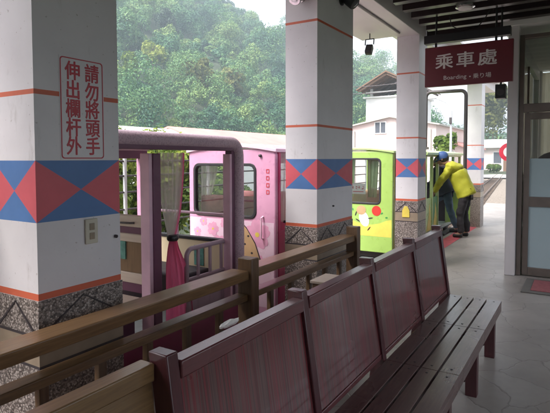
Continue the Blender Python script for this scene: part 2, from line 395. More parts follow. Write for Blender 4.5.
def text(mb, body, O, u, v, height, width=None, t=.002, bold=0, m=0, spacing=1, line=1.0):
    """glyph outlines laid on the plane O + u x + v y, centred at O"""
    cu = bpy.data.curves.new('txt', 'FONT'); cu.body = body; cu.align_x = 'CENTER'; cu.align_y = 'CENTER'; cu.size = 1
    cu.extrude = .02; cu.offset = bold; cu.space_line = line; cu.space_character = spacing; cu.resolution_u = 3
    ob = bpy.data.objects.new('txt', cu); COL.objects.link(ob)
    dg = bpy.context.evaluated_depsgraph_get(); me = bpy.data.meshes.new_from_object(ob.evaluated_get(dg))
    O, u, v = Vector(O), Vector(u), Vector(v); n = u.cross(v)
    xs = [p.co.x for p in me.vertices]; ys = [p.co.y for p in me.vertices]
    w, h = max(xs)-min(xs), max(ys)-min(ys); sy = height/h; sx = sy if width is None else width/w
    cx, cy = (max(xs)+min(xs))/2, (max(ys)+min(ys))/2
    mb.add([O+u*(p.co.x-cx)*sx+v*(p.co.y-cy)*sy+n*(p.co.z+.02)/.04*t for p in me.vertices], [tuple(p.vertices) for p in me.polygons], m)
    bpy.data.objects.remove(ob); bpy.data.meshes.remove(me)
    return mb
def arc(cx, cy, r, a0, a1, n=8): return [(cx+r*math.cos(R(a0+(a1-a0)*i/n)), cy+r*math.sin(R(a0+(a1-a0)*i/n))) for i in range(n+1)]
def ellipse(cx, cy, rx, ry, n=28, a=0):
    return [(cx+rx*math.cos(2*math.pi*i/n)*math.cos(a)-ry*math.sin(2*math.pi*i/n)*math.sin(a), cy+rx*math.cos(2*math.pi*i/n)*math.sin(a)+ry*math.sin(2*math.pi*i/n)*math.cos(a)) for i in range(n)]

def leaves(name, crowns, matname, seed=1, parent=None, coh=.5):
    """leaf-sized quads scattered over lumpy crowns: crowns = (cx, cy, cz, rx, ry, rz, n, size)"""
    g = np.random.default_rng(seed); V = []; TN = []
    for cx, cy, cz, rx, ry, rz, n, size in crowns:
        k = int(g.integers(6, 11)); lc = g.normal(size=(k, 3)); lc /= np.linalg.norm(lc, axis=1)[:, None]
        lc *= g.uniform(.25, .72, (k, 1)); lr = g.uniform(.28, .55, k)
        w = g.integers(0, k, n); d = g.normal(size=(n, 3)); d /= np.linalg.norm(d, axis=1)[:, None]
        d[:, 2] = np.abs(d[:, 2])*np.where(g.random(n) < .8, 1, -1)
        p = lc[w] + d*lr[w][:, None]*g.uniform(.72, 1.08, (n, 1))
        p *= np.array([rx, ry, rz]); p += np.array([cx, cy, cz])
        nn = d + g.normal(size=(n, 3))*coh; nn /= np.linalg.norm(nn, axis=1)[:, None]
        a = g.normal(size=(n, 3)); s = np.cross(nn, a); s /= np.linalg.norm(s, axis=1)[:, None]; t = np.cross(nn, s)
        sz = size*g.uniform(.55, 1.25, (n, 1))
        q = np.stack([p-s*sz, p-t*sz*.55+nn*sz*.12, p+s*sz, p+t*sz*.55+nn*sz*.12], 1); V.append(q.reshape(-1, 3)); TN.append(np.full(n*4, g.random(), np.float32))
    V = np.concatenate(V); off = np.array(parent_loc(parent)); V = V-off; nq = len(V)//4
    me = bpy.data.meshes.new(name); me.vertices.add(len(V)); me.vertices.foreach_set('co', V.astype(np.float32).ravel())
    me.loops.add(len(V)); me.loops.foreach_set('vertex_index', np.arange(len(V), dtype=np.int32))
    me.polygons.add(nq); me.polygons.foreach_set('loop_start', np.arange(0, len(V), 4, dtype=np.int32))
    me.update(calc_edges=True); at = me.attributes.new('tone', 'FLOAT', 'POINT'); at.data.foreach_set('value', np.concatenate(TN)); me.materials.append(M[matname])
    o = bpy.data.objects.new(name, me); COL.objects.link(o)
    if parent: o.parent = parent
    return o
def tree(name, label, cat, base, h, crown, matname, n, leaf, seed, group=None, trunk_r=.12):
    """tapered trunk with limbs and a clumped crown; crown = (rx, ry, rz)"""
    g = random.Random(seed); t = thing(name, label, cat, base, group); x, y, z = base
    top = (x+g.uniform(-.2, .2), y+g.uniform(-.2, .2), z+h-crown[2]*.7)
    mb = MB().tube([(x, y, z-.3), (x*.7+top[0]*.3, y*.7+top[1]*.3, z+(top[2]-z)*.4), top], [trunk_r, trunk_r*.75, trunk_r*.35], 8)
    cz = z+h-crown[2]
    for i in range(5):
        a = g.uniform(0, 6.28); s = g.uniform(.45, .8); b0 = z+(top[2]-z)*g.uniform(.5, .9)
        mb.tube([(x, y, b0), (x+math.cos(a)*crown[0]*s*.6, y+math.sin(a)*crown[1]*s*.6, b0+crown[2]*.35), (x+math.cos(a)*crown[0]*s, y+math.sin(a)*crown[1]*s, cz+crown[2]*g.uniform(0, .5))], [trunk_r*.45, trunk_r*.3, trunk_r*.1], 6)
    mb.build('trunk', 'trunk', t)
    leaves('crown', [(x, y, cz, crown[0], crown[1], crown[2], n, leaf)], matname, seed, t)
    return t

# ------------------------------------------------------------------ the setting: ground, hill, track, platform
MB().add([(-400, -400, -.34), (400, -400, -.34), (400, 400, -.34), (-400, 400, -.34)], [(0, 1, 2, 3)]).build('ground', 'soil')
struct(bpy.data.objects['ground'])
def track_y(x): return 2.92 if x < 11 else 2.92 + .1*((x-11)**2/6 if x < 14 else (x-12.5))
mb = MB(); xs = list(range(-12, 70, 2))
for i in range(len(xs)-1):
    a, b = xs[i], xs[i+1]
    mb.add([(a, 1.2, -.30), (b, 1.2, -.30), (b, track_y(b)+4.5, -.30), (a, track_y(a)+4.5, -.30)], [(0, 1, 2, 3)])
struct(mb.build('ballast', 'ballast'))
mb = MB()
for oy in (-.3, .3):
    pts = [(x, track_y(x)+oy) for x in [-12+.5*i for i in range(160)]]
    for (xa, ya), (xb, yb) in zip(pts, pts[1:]): mb.beam((xa, ya, -.2), (xb, yb, -.2), .045, .08)
for oy in (2.2, 2.8):
    pts = [(x, track_y(x)+oy) for x in [11+.5*i for i in range(120)]]
    for (xa, ya), (xb, yb) in zip(pts, pts[1:]): mb.beam((xa, ya, -.2), (xb, yb, -.2), .045, .08)
struct(mb.build('rails', 'steel_rail'))
mb = MB()
for i in range(90):
    x = -6+i*.6; y = track_y(x)
    mb.box(x-.08, x+.08, y-.5, y+.5, -.296, -.245)
    if x > 11: mb.box(x-.08, x+.08, y+2.0, y+3.0, -.296, -.245)
struct(mb.build('sleepers', 'sleeper'))
poly = [(-7, -2.6), (17.8, -2.6), (17.8, 2.72), (12.4, 2.25), (-7, 2.25)]
mb = MB().prism((0, 0, -.33), (1, 0, 0), (0, 1, 0), poly, .33); struct(mb.build('platform_floor', 'paving'))
# painted line along the platform edge, worn
mb = MB().add([(7.6, 1.93, .004), (12.2, 1.93, .004), (12.2, 2.17, .004), (7.6, 2.17, .004)], [(0, 1, 2, 3)]); struct(mb.build('safety_line', 'safety'))
mb = MB().add([(17.85, -4, -.12), (60, -4, -.12), (60, 6.0, -.12), (17.85, 1.9, -.12)], [(0, 1, 2, 3)]); struct(mb.build('concrete_apron', 'concrete'))
mb = MB()
for i in range(25):
    a, b = 14+i*2, 16+i*2
    mb.add([(a, track_y(a)+3.7, -.2), (b, track_y(b)+3.7, -.2), (b, track_y(b)+6.5, -.2), (a, track_y(a)+6.5, -.2)], [(0, 1, 2, 3)])
struct(mb.build('path', 'concrete'))

# wooded hill: ridge elevation (tangent) by direction, measured from the platform
RID = [(-30, .02), (0, .015), (8, .02), (13, .03), (16.3, .07), (18, .140), (22.6, .172), (30.6, .228), (34, .262), (38, .31), (46, .39), (60, .48), (90, .5), (120, .4), (160, .2)]
def ridge(a):
    for (a0, e0), (a1, e1) in zip(RID, RID[1:]):
        if a0 <= a <= a1: return e0+(e1-e0)*(a-a0)/(a1-a0)
    return .1
def hill_z(r, a):
    t = min(1, max(0, (r-46)/(165-46))); t = t**1.15
    return -.4 + t*(165*ridge(a)+1.2) + 1.1*math.sin(r*.13+a*.21)*math.sin(a*.35+1)*min(1, t*4)
mb = MB(); NA, NR = 76, 26
vs = [((46+(175-46)*j/NR)*math.cos(R(-30+190*i/NA)), (46+(175-46)*j/NR)*math.sin(R(-30+190*i/NA)), hill_z(46+(175-46)*j/NR, -30+190*i/NA)) for i in range(NA+1) for j in range(NR+1)]
mb.add(vs, [(i*(NR+1)+j, i*(NR+1)+j+1, (i+1)*(NR+1)+j+1, (i+1)*(NR+1)+j) for i in range(NA) for j in range(NR)], 0, True)
struct(mb.build('hill', 'soil'))
g = random.Random(11); cr = []
pts = []
for i in range(9000):
    a = g.uniform(5, 75); r = 44 + 128*g.random()**.85
    if a < 14 and r < 110: continue
    s = min(5.2, 1.15+g.expovariate(1/1.25)); x, y = r*math.cos(R(a)), r*math.sin(R(a))
    if any((x-px)**2+(y-py)**2 < (.62*(s+ps))**2 for px, py, ps in pts[-1400:]): continue
    pts.append((x, y, s)); vis = 13 < a < 58; k = g.uniform(.85, 1.5)
    cr.append((x, y, hill_z(r, a)+s*k*.62, s*g.uniform(.9, 1.15), s*g.uniform(.9, 1.15), s*k, int((240*s*s+160) if vis else 40*s+30), (.15 if r < 85 else .20) if vis else .5))
f_o = leaves('forest', cr, 'leaf_forest', 3, None, .38); struct(f_o, 'stuff')

# ------------------------------------------------------------------ canopy, walls and station room
can = thing('platform_canopy', 'white painted canopy beam and brown boarded roof carried by the banded columns', 'canopy', (0, 1.87, 3.12))
MB().box(-7, 6.64, 2.171, 2.66, 3.13, 3.2).box(-7, 6.64, 2.60, 2.66, 3.2, 3.42).build('soffit', 'soffit', can, .004)
MB().box(-7, 6.98, 1.872, 2.169, 3.121, 3.42).build('beam', 'soffit', can, .006)
MB().box(6.98, 13.5, 1.90, 2.14, 3.121, 3.32).box(6.98, 13.5, 1.7, 2.5, 3.323, 3.37).build('beam', 'soffit', can, .006)
MB().box(-7, 7.2, -2.7, 2.72, 3.423, 3.5).build('roof_board', 'roof_under', can)
MB().box(7.0, 7.12, .93, 1.868, 3.13, 3.42).build('header', 'slat', can, .004)
MB().tube([(-5, 2.06, 3.108), (6.4, 2.06, 3.108)], .013, 8).build('conduit', 'grey_pipe', can)
sl = thing('slat_ceiling', 'dark brown wooden slats running across the platform ceiling', 'ceiling', (2, .2, 3.14))
x = 6.66; k = 0
while x > -3:
    MB().box(x-.10, x, -2.4, 1.76, 3.14, 3.30).build('slat', 'slat', sl, .004); x -= .33; k += 1
for y in (-1.9, -.7, .45, 1.45):
    MB().box(-3, 6.5, y-.04, y+.04, 3.302, 3.42).build('joist', 'slat', sl)
wl_ = thing('added_inner_wall', 'plain grey wall added along the unseen inner side, its opening sized for fill light', 'wall', (0, -2.0, 0))
MB().box(-7, -.6, -2.08, -1.96, 0, 3.42).box(-.6, 6.6, -2.08, -1.96, 0, .55).box(-.6, 6.6, -2.08, -1.96, 2.6, 3.42).box(6.6, 7.0, -2.08, -1.96, 0, 3.42).box(2.9, 3.1, -2.08, -1.96, .56, 2.59).build('wall', 'wall', wl_)  # unseen wall added to keep the inner side dim; opening shaped for fill light
MB().box(-.65, 2.89, -2.12, -1.92, .552, .60).box(3.11, 6.65, -2.12, -1.92, .552, .60).build('sill', 'pillar', wl_, .004)
ew = thing('added_end_wall', 'plain grey wall added out of view to cut light on the near columns', 'wall', (-7.1, .3, 0))
MB().box(-7.2, -7.01, -2.08, 2.6, 0, 3.42).build('wall', 'wall', ew)  # added out of view to dim the column faces turned this way

rm = thing('station_room', 'white cornered station room with brown aluminium glazed front beside the corridor', 'building', (7, .2, 0))
MB().box(6.94, 7.16, .712, .834, 0, 3.138).build('pillar', 'pillar', rm, .008)
MB().box(7.16, 10.8, .74, .84, 0, .5).box(7.16, 7.3, .74, .84, .5, 2.95).box(10.6, 10.8, .74, .84, .5, 2.95).box(7.16, 10.8, .74, .84, 2.95, 3.138).build('wall', 'pillar', rm)
MB().box(10.8, 10.9, -1.6, .84, 0, 1.2).box(10.8, 10.9, -1.6, -1.4, 1.2, 3.138).box(10.8, 10.9, .7, .84, 1.2, 3.138).box(7.16, 10.8, -1.66, -1.56, 0, 3.138).build('wall', 'house_white', rm)
MB().box(6.9, 10.95, -1.7, .92, 3.14, 3.26).build('ceiling', 'house_white', rm)
MB().box(7.02, 7.12, -1.548, -.452, 0, 3.138).build('wall', 'pillar', rm)
w = MB().box(7.3, 10.6, .775, .80, .5, 2.95).build('window', 'glass', rm); MB().box(8.97, 9.03, .76, .82, .5, 2.95).build('frame', 'alu', w)  # unseen side window added to let daylight into the room
MB().add([(10.79, -1.4+2.1*i/40, z)if i%2 else (10.77, -1.4+2.1*i/40, z) for z in (1.15, 3.1) for i in range(41)], [(i, i+1, 42+i, 41+i) for i in range(40)], 0).build('added_blind', 'added_blind_cloth', rm)  # end opening and translucent blind added to brighten the view through the transom
fr = MB().box(7.0, 7.10, .655, .708, 0, 3.03).box(7.0, 7.10, -.45, -.397, 0, 3.03).box(7.0, 7.10, -.397, .655, 2.985, 3.03).box(7.0, 7.10, -.397, .655, 2.07, 2.175).build('door_frame', 'alu', rm, .004)
MB().box(7.045, 7.055, -.397, .655, 2.175, 2.985).build('transom_pane', 'dark_glass', fr)
dr = MB().box(7.02, 7.08, .575, .640, .012, 2.06).box(7.02, 7.08, -.385, -.32, .012, 2.06).box(7.02, 7.08, -.32, .575, 1.98, 2.06).box(7.02, 7.08, -.32, .575, .885, 1.01).box(7.02, 7.08, -.32, .575, .012, .115).build('door', 'alu', rm, .004)
MB().box(7.046, 7.052, -.32, .575, 1.01, 1.98).box(7.046, 7.052, -.32, .575, .115, .885).build('pane', 'dark_glass', dr)
MB().box(7.041, 7.045, -.32, .575, 1.01, 1.49).box(7.041, 7.045, -.32, .575, .115, .885).build('frosted_film', 'frost', dr)
MB().box(6.975, 7.02, -.36, -.34, .95, 1.15).build('handle', 'chrome', dr, .004)
oc = thing('office_chair', 'dark high backed chair behind the clear glass of the room door', 'chair', (7.8, .35, 0))
MB().prism((7.82, .12, .98), (0, 1, 0), (0, 0, 1), [(0, 0), (.42, 0), (.46, .3)]+[(.23+.22*math.cos(R(a)), .40+.2*math.sin(R(a))) for a in range(0, 181, 20)]+[(0, .3)], -.09).build('backrest', 'seat_dark', oc, .02)
MB().box(7.55, 7.95, .12, .56, .46, .56).build('seat', 'seat_dark', oc, .03)
MB().tube([(7.78, .34, .46), (7.78, .34, .08)], .03).build('column', 'dark_steel', oc)
MB().box(7.88, 7.93, .3, .38, .5, 1.0).build('back_support', 'dark_steel', oc)
for a in range(5):
    MB().beam((7.78, .34, .09), (7.78+.28*math.cos(a*1.257), .34+.28*math.sin(a*1.257), .045), .04, .05).build('leg', 'dark_steel', oc, .004)
cb = thing('cabinet', 'pale cupboard standing against the end wall inside the station room', 'cabinet', (10.3, -.3, 0))
MB().box(10.35, 10.79, -.9, .4, 0, 1.9).build('body', 'cream_wood', cb, .006)
for y in (-.88, -.24): MB().box(10.325, 10.348, y, y+.62, .06, 1.84).build('door', 'cream_wood', cb, .004)

dm = thing('door_mat', 'worn red doormat with grey border in front of the glass door', 'mat', (6.5, .1, 0))
MB().box(6.13, 6.86, -.55, .565, .002, .012).build('edging', 'mat_grey', dm, .003)
MB().box(6.22, 6.77, -.46, .475, .0125, .020).build('pile', 'mat_red', dm, .003)

# ------------------------------------------------------------------ banded columns
Y0, WY = 1.871, .300
Z = dict(fl=0, lr=.935, bb=1.240, bt=1.4925, mid=1.770, up=2.629, top=3.12)
CL = [(1.203, .425, 'nearest banded column with the red framed warning lettering and a wall socket'),
      (3.696, .742, 'wide banded column between the pink and the green train cars, a chrome lamp near its top'),
      (6.657, .390, 'narrow banded column behind the boarding sign with a small yellow plaque on its base'),
      (11.436, .400, 'farthest banded column, behind the person in the yellow green jacket')]
def quad_stack(mb, x0, x1, y0, y1, levels):
    """side walls of a shaft from (z0, z1, material) bands, one skin, no inner faces"""
    c = [(x0, y0), (x1, y0), (x1, y1), (x0, y1)]
    for z0, z1, mi in levels:
        for i in range(4):
            (ax, ay), (bx, by) = c[i], c[(i+1) % 4]
            mb.add([(ax, ay, z0), (bx, by, z0), (bx, by, z1), (ax, ay, z1)], [(0, 1, 2, 3)], mi)
columns = []
for x0, wx, lab in CL:
    x1, y1 = x0+wx, Y0+WY
    c = thing('banded_column', lab, 'column', (x0+wx/2, Y0+WY/2, 0), 'painted columns along the platform edge'); columns.append(c)
    s = .010; mb = MB()
    quad_stack(mb, x0, x1, Y0, y1, [(.92, Z['lr']-.014, 0), (Z['lr']-.014, Z['lr']+.014, 1), (Z['lr']+.014, Z['bb'], 0), (Z['bt'], Z['mid']-s, 0), (Z['mid']-s, Z['mid']+s, 1), (Z['mid']+s, Z['up']-s, 0), (Z['up']-s, Z['up']+s, 1), (Z['up']+s, Z['top'], 0)])
    cc = [(x0, Y0), (x1, Y0), (x1, y1), (x0, y1)]
    mb.build('shaft', ['white_paint', 'red_line'], c)
    mb = MB()
    for i in range(4):
        (ax, ay), (bx, by) = cc[i], cc[(i+1) % 4]; m_ = ((ax+bx)/2, (ay+by)/2, (Z['bb']+Z['bt'])/2)
        p = [(ax, ay, Z['bb']), (bx, by, Z['bb']), (bx, by, Z['bt']), (ax, ay, Z['bt']), m_]
        mb.add(p, [(0, 1, 4)], 1).add(p, [(1, 2, 4)], 0).add(p, [(2, 3, 4)], 1).add(p, [(3, 0, 4)], 0)
    mb.build('painted_band', ['band_red', 'band_blue'], c)
    e = .005; mb = MB()
    quad_stack(mb, x0-e, x1+e, Y0-e, y1+e, [(0, .638, 0), (.638, .65, 2), (.65, .765, 1), (.765, .777, 2), (.777, .92, 0)])
    mb.add([(x0-e, Y0-e, .92), (x1+e, Y0-e, .92), (x1+e, y1+e, .92), (x0-e, y1+e, .92)], [(0, 1, 2, 3)], 0)
    mb.build('stone_base', ['pebble', 'tan_tile', 'inlay'], c)
    mb = MB(); q = .0035
    for (O, u, w) in (((x0-e, y1+e, 0), Vector((0, -1, 0)), WY+2*e), ((x0-e, Y0-e, 0), Vector((1, 0, 0)), wx+2*e), ((x1+e, Y0-e, 0), Vector((0, 1, 0)), WY+2*e)):
        nt_ = max(1, round(w/.32))
        for k in range(nt_):
            a, b2 = w*k/nt_+.012, w*(k+1)/nt_-.012; mid = (a+b2)/2; d = .011
            mb.prism(O, u, (0, 0, 1), [(a, .779), (a+d*1.5, .779), (mid+d*.4, .905), (mid-d*.4, .905)], q)
            mb.prism(O, u, (0, 0, 1), [(mid+d*.4, .9), (mid-d*.1, .9), (b2-d*1.5, .779), (b2, .779)], q+.0006)
    mb.build('triangle_inlay', 'inlay', c)
c1, c2, c3, c4 = columns
MB().box(1.318, 1.544, Y0-.0016, Y0-.0004, 1.496, 1.934).build('sign_plate', 'white_paint', c1)
mb = MB().ring((0, Y0-.0017, 0), (1, 0, 0), (0, 0, 1), (1.322, 1.540, 1.500, 1.930, .014), (1.3265, 1.5355, 1.5045, 1.9255, .0115), .0012)
for k, (dx, dz) in enumerate(((0, 0), (.0014, 0), (-.0014, 0), (0, .0013), (0, -.0013))):
    text(mb, '請\n勿\n將\n頭\n手', (1.482+dx, Y0-.0017, 1.716+dz), (1, 0, 0), (0, 0, 1), .398, .074, .0010+.0001*k, .003, line=.95)
    text(mb, '伸\n出\n欄\n杆\n外', (1.383+dx, Y0-.0017, 1.716+dz), (1, 0, 0), (0, 0, 1), .398, .074, .0010+.0001*k, .003, line=.95)
mb.build('warning_lettering', 'sign_red', c1)
mb = MB().box(1.428, 1.494, Y0-.010, Y0-.001, 1.12, 1.232); so_ = mb.build('wall_socket', 'socket', c1, .004)
MB().box(1.448, 1.474, Y0-.0125, Y0-.0095, 1.14, 1.17).box(1.448, 1.474, Y0-.0125, Y0-.0095, 1.182, 1.212).build('socket_slot', 'tan_tile', so_, .001)
MB().lathe((1.597, Y0-.001, 1.135), (0, -1, 0), [(.008, 0), (.008, .012), (.004, .016)], 10).build('hook', 'dark_steel', c1)
MB().lathe((4.0, Y0-.001, 1.08), (0, -1, 0), [(.008, 0), (.008, .012), (.004, .016)], 10).build('hook', 'dark_steel', c2)
MB().prism((6.649, 2.075, .70), (0, -1, 0), (0, 0, 1), [(0, 0), (.1, 0), (.1, .09), (.07, .15), (.03, .15), (0, .09)], .006).build('yellow_plaque', 'yellow', c3, .002)

def wall_spot(name, label, O, d, mt, r=.055):
    t = thing(name, label, 'lamp', O); O = Vector(O); d = Vector(d).normalized(); dn = (d+Vector((0, 0, -.9))).normalized()
    MB().lathe(O, d, [(r*.8, 0), (r*.8, .012), (r*.5, .02)], 20).build('mount', mt, t)
    b = O+d*.075+Vector((0, 0, .0)); MB().tube([O+d*.01, O+d*.06+Vector((0, 0, .012)), b], .010, 8).build('arm', mt, t)
    MB().lathe(b-dn*.07, dn, [(r*.45, 0), (r*.85, .025), (r, .08), (r, .145), (r*.9, .15)], 24).build('lamp_head', mt, t)
    MB().lathe(b-dn*.07, dn, [(r*.88, .138), (r*.5, .1525), (.002, .154)], 24).build('lens', 'glass', t)
wall_spot('spot_lamp', 'chrome spot lamp on the outer face of the wide column top', (3.694, 2.01, 2.83), (-1, 0, 0), 'chrome')
wall_spot('spot_lamp', 'black spot lamp high on the shaded face of the wide column', (4.16, 1.869, 2.90), (0, -1, 0), 'black')

fl = thing('floodlight', 'small black floodlight hanging under the outer edge of the canopy soffit', 'floodlight', (6.3, 2.42, 3.13))
MB().tube([(6.3, 2.42, 3.129), (6.3, 2.42, 3.06)], .007, 8).build('stem', 'black', fl)
MB().beam((6.3, 2.36, 3.055), (6.3, 2.48, 3.055), .016, .01).beam((6.3, 2.362, 3.05), (6.285, 2.362, 2.98), .016, .01, (0, 1, 0)).beam((6.3, 2.478, 3.05), (6.285, 2.478, 2.98), .016, .01, (0, 1, 0)).build('bracket', 'black', fl)
MB().prism((6.24, 2.47, 2.90), (.80, .12, -.5), (.5, 0, .80), [(0, 0), (.035, -.012), (.09, .0), (.09, .12), (.035, .132), (0, .12)], .085).build('housing', 'black', fl, .006)
cl = thing('ceiling_light', 'round pale ceiling light set among the dark slats', 'ceiling light', (5.72, 1.12, 3.139))
MB().lathe((5.72, 1.12, 3.138), (0, 0, -1), [(.10, 0), (.10, .02), (.085, .028)], 28).build('rim', 'chrome', cl)
MB().lathe((5.72, 1.12, 3.118), (0, 0, -1), [(.082, .0), (.07, .022), (.03, .03), (.002, .031)], 28).build('diffuser', 'paper', cl)

bs = thing('boarding_sign', 'maroon hanging sign board with white boarding lettering', 'sign', (6, 1.15, 2.56))
MB().box(6.0, 6.06, .672, 1.618, 2.332, 2.790).build('board', 'sign_board', bs, .005)
MB().ring((6.0, 0, 0), (0, -1, 0), (0, 0, 1), (-1.612, -.678, 2.338, 2.784, .01), (-1.605, -.685, 2.345, 2.777, .008), .002).build('border_line', 'sign_board', bs)
mb = MB()
for k, (dx, dz) in enumerate(((0, 0), (.003, 0), (-.003, 0), (0, .002))): text(mb, '乘車處', (5.9995, 1.165+dx, 2.615+dz), (0, -1, 0), (0, 0, 1), .170, .66, .003+.0002*k, .004, spacing=1.25)
mb.build('main_lettering', 'letter_white', bs)
mb = MB(); text(mb, 'Boarding', (5.9995, 1.275, 2.418), (0, -1, 0), (0, 0, 1), .060, .25, .003, .0); mb.build('latin_lettering', 'letter_white', bs)
mb = MB(); text(mb, '• 乗り場', (5.9995, 1.005, 2.42), (0, -1, 0), (0, 0, 1), .056, .23, .003, .0); mb.build('small_lettering', 'letter_white', bs)
MB().box(5.99, 6.09, .70, 1.63, 2.835, 2.93).build('hanging_bar', 'black', bs, .004)
for y in (.85, 1.5):
    MB().box(6.025, 6.045, y-.012, y+.012, 2.79, 2.835).build('bracket', 'black', bs)
    MB().tube([(6.04, y, 2.93), (6.04, y, 3.302)], .012, 8).build('rod', 'black', bs)
cbm = [(6.07, 1.36, 3.14), (6.05, 1.33, 3.02), (6.04, 1.22, 2.95), (6.04, 1.05, 2.965), (6.04, .97, 3.05), (6.06, .93, 3.14)]
tag(MB().tube(cbm, .006, 6).build('cable', 'black'), 'loose black cable looping above the boarding sign', 'cable')
sp = thing('loudspeaker', 'small black loudspeaker box below the right end of the boarding sign', 'loudspeaker', (6.16, .81, 2.17))
MB().box(6.10, 6.22, .755, .862, 2.165, 2.32).build('case', 'black', sp, .006)
MB().lathe((6.10, .808, 2.235), (-1, 0, 0), [(.04, 0), (.04, .004), (.03, .006), (.01, .002)], 20).build('grille', 'dark_steel', sp)
MB().tube([(6.16, .81, 2.32), (6.16, .81, 3.41)], .011, 8).build('rod', 'black', sp)

# ------------------------------------------------------------------ benches
def make_bench(X, label, wood_m, post_m, back_m, seat_m, posts=None, yo_=0):
    t = thing('wooden_bench', label, 'bench', ((X[0]+X[-1])/2, .7, 0), 'benches along the railing')
    lean = lambda z: .885+yo_+(z-.43)*.15           # back face leans outwards
    for k, x in enumerate(posts or X):
        w = .045
        mb = MB(); zt = .965
        vs = []
        for z, yo in ((0, .95), (.43, .90), (zt, lean(zt)+.012)):
            for a, b2 in ((-w/2, -.028), (w/2, -.028), (w/2, .042), (-w/2, .042)): vs.append((x+a, yo+b2, z))
        mb.add(vs, [(3, 2, 1, 0), (8, 9, 10, 11)]+[(4*l+i, 4*l+(i+1) % 4, 4*l+4+(i+1) % 4, 4*l+4+i) for l in (0, 1) for i in range(4)])
        mb.build('post', post_m, t, .004)
        xl = min(max(x, X[0]+.05), X[-1]-.02)
        MB().box(xl-.03, xl+.03, .535, .605, 0, .347).build('front_leg', post_m, t, .004)
        MB().box(xl-.022, xl+.022, .607, .90, .08, .20).build('leg_brace', post_m, t, .004)
        MB().box(xl-.028, xl+.028, .50, .88, .349, .395).build('bearer', post_m, t, .004)
    for a, b2 in zip(X, X[1:]):
        a2, b3 = a+.024, b2-.024
        zs = (.466, .885); th = .012
        MB().add([(xx, lean(z)+o, z) for xx in (a2, b3) for z in zs for o in (0, th)], [(0, 1, 3, 2), (4, 6, 7, 5), (0, 4, 5, 1), (2, 3, 7, 6), (0, 2, 6, 4), (1, 5, 7, 3)]).build('back_panel', back_m, t)
        yt = lean(.92); MB().box(a2, b3, yt-.022, yt+.032, .886, .938).build('top_rail', wood_m, t, .005)
        yb = lean(.45); MB().box(a2, b3, yb-.004, yb+.026, .436, .464).build('lower_rail', wood_m, t, .004)
        for (ya, yb2) in ((.497, .590), (.602, .682), (.694, .767), (.779, .868)):
            z0 = .368 if ya < .5 else .397
            sl_ = MB(); sl_.box(a+.002, b2-.002, ya, yb2, .397, .43)
            if ya < .5: sl_.box(a+.002, b2-.002, ya, ya+.03, .352, .3968)
            for xs_ in (a+.05, b2-.05): sl_.lathe((xs_, (ya+yb2)/2, .4295), (0, 0, 1), [(.007, 0), (.007, .0018), (.003, .0026)], 10, 1)
            sl_.build('seat_slat', [seat_m, 'dark_steel'], t, .004)
    return t
make_bench([1.0, 1.765, 2.53, 3.29, 4.03], 'dark red varnished bench with woven looking back panels along the railing', 'bench', 'bench_post', 'veneer', 'seat')
make_bench([-2.4, -1.6, -.75, .1, 1.0], 'yellowish brown bench whose back rail ends at the first dark bench post', 'rail', 'rail_v', 'rail', 'rail', [-2.38, -1.6, -.75, .1, .42], .055)

# ------------------------------------------------------------------ railing
rl = thing('wooden_railing', 'brown timber railing with flat top rail between the bench and the train', 'railing', (1.6, 1.69, 0))
PX = [-2.33, -.755, .82, 2.398, 3.975]
for x in PX: MB().box(x-.038, x+.038, 1.612, 1.715, 0, .918).build('post', 'rail_v', rl, .006)
for a, b2 in zip(PX, PX[1:]):
    MB().box(a+.039, b2-.039, 1.632, 1.756, .795, .850).build('top_rail', 'rail', rl, .006)
    MB().box(a+.039, b2-.039, 1.640, 1.715, .672, .710).build('middle_rail', 'rail', rl, .005)
    MB().box(a+.039, b2-.039, 1.650, 1.705, .10, .14).build('bottom_rail', 'rail_v', rl, .004)
    n = 5
    for i in range(n):
        x = a+(b2-a)*(i+1)/(n+1); MB().box(x-.02, x+.02, 1.662, 1.692, .141, .671).build('baluster', 'rail_v', rl, .003)
stl = thing('wooden_block', 'short brown timber block between bench and railing, its top sheen painted as a pale cap', 'post', (2.82, 1.36, 0))
MB().box(2.72, 2.92, 1.31, 1.41, 0, .728).build('post', 'rail_v', stl, .005)
MB().box(2.71, 2.93, 1.30, 1.42, .729, .748).build('cap', 'cream_wood', stl, .004)  # pale cap colour stands in for bright reflection on the glossy top
pw = thing('crumpled_paper', 'crumpled white paper tucked behind the top rail of the bench', 'paper', (1.62, 1.0, .93))
g = random.Random(5); bm = bmesh.new(); bmesh.ops.create_icosphere(bm, subdivisions=3, radius=1)
for vv in bm.verts: vv.co *= .75+.35*g.random()
mb = MB(); mb.add([(1.36+vv.co.x*.055, 1.022+vv.co.y*.014, .934+vv.co.z*.011) for vv in bm.verts], [[q.index for q in f.verts] for f in bm.faces]); bm.free()
mb.build('sheet', 'paper', pw)

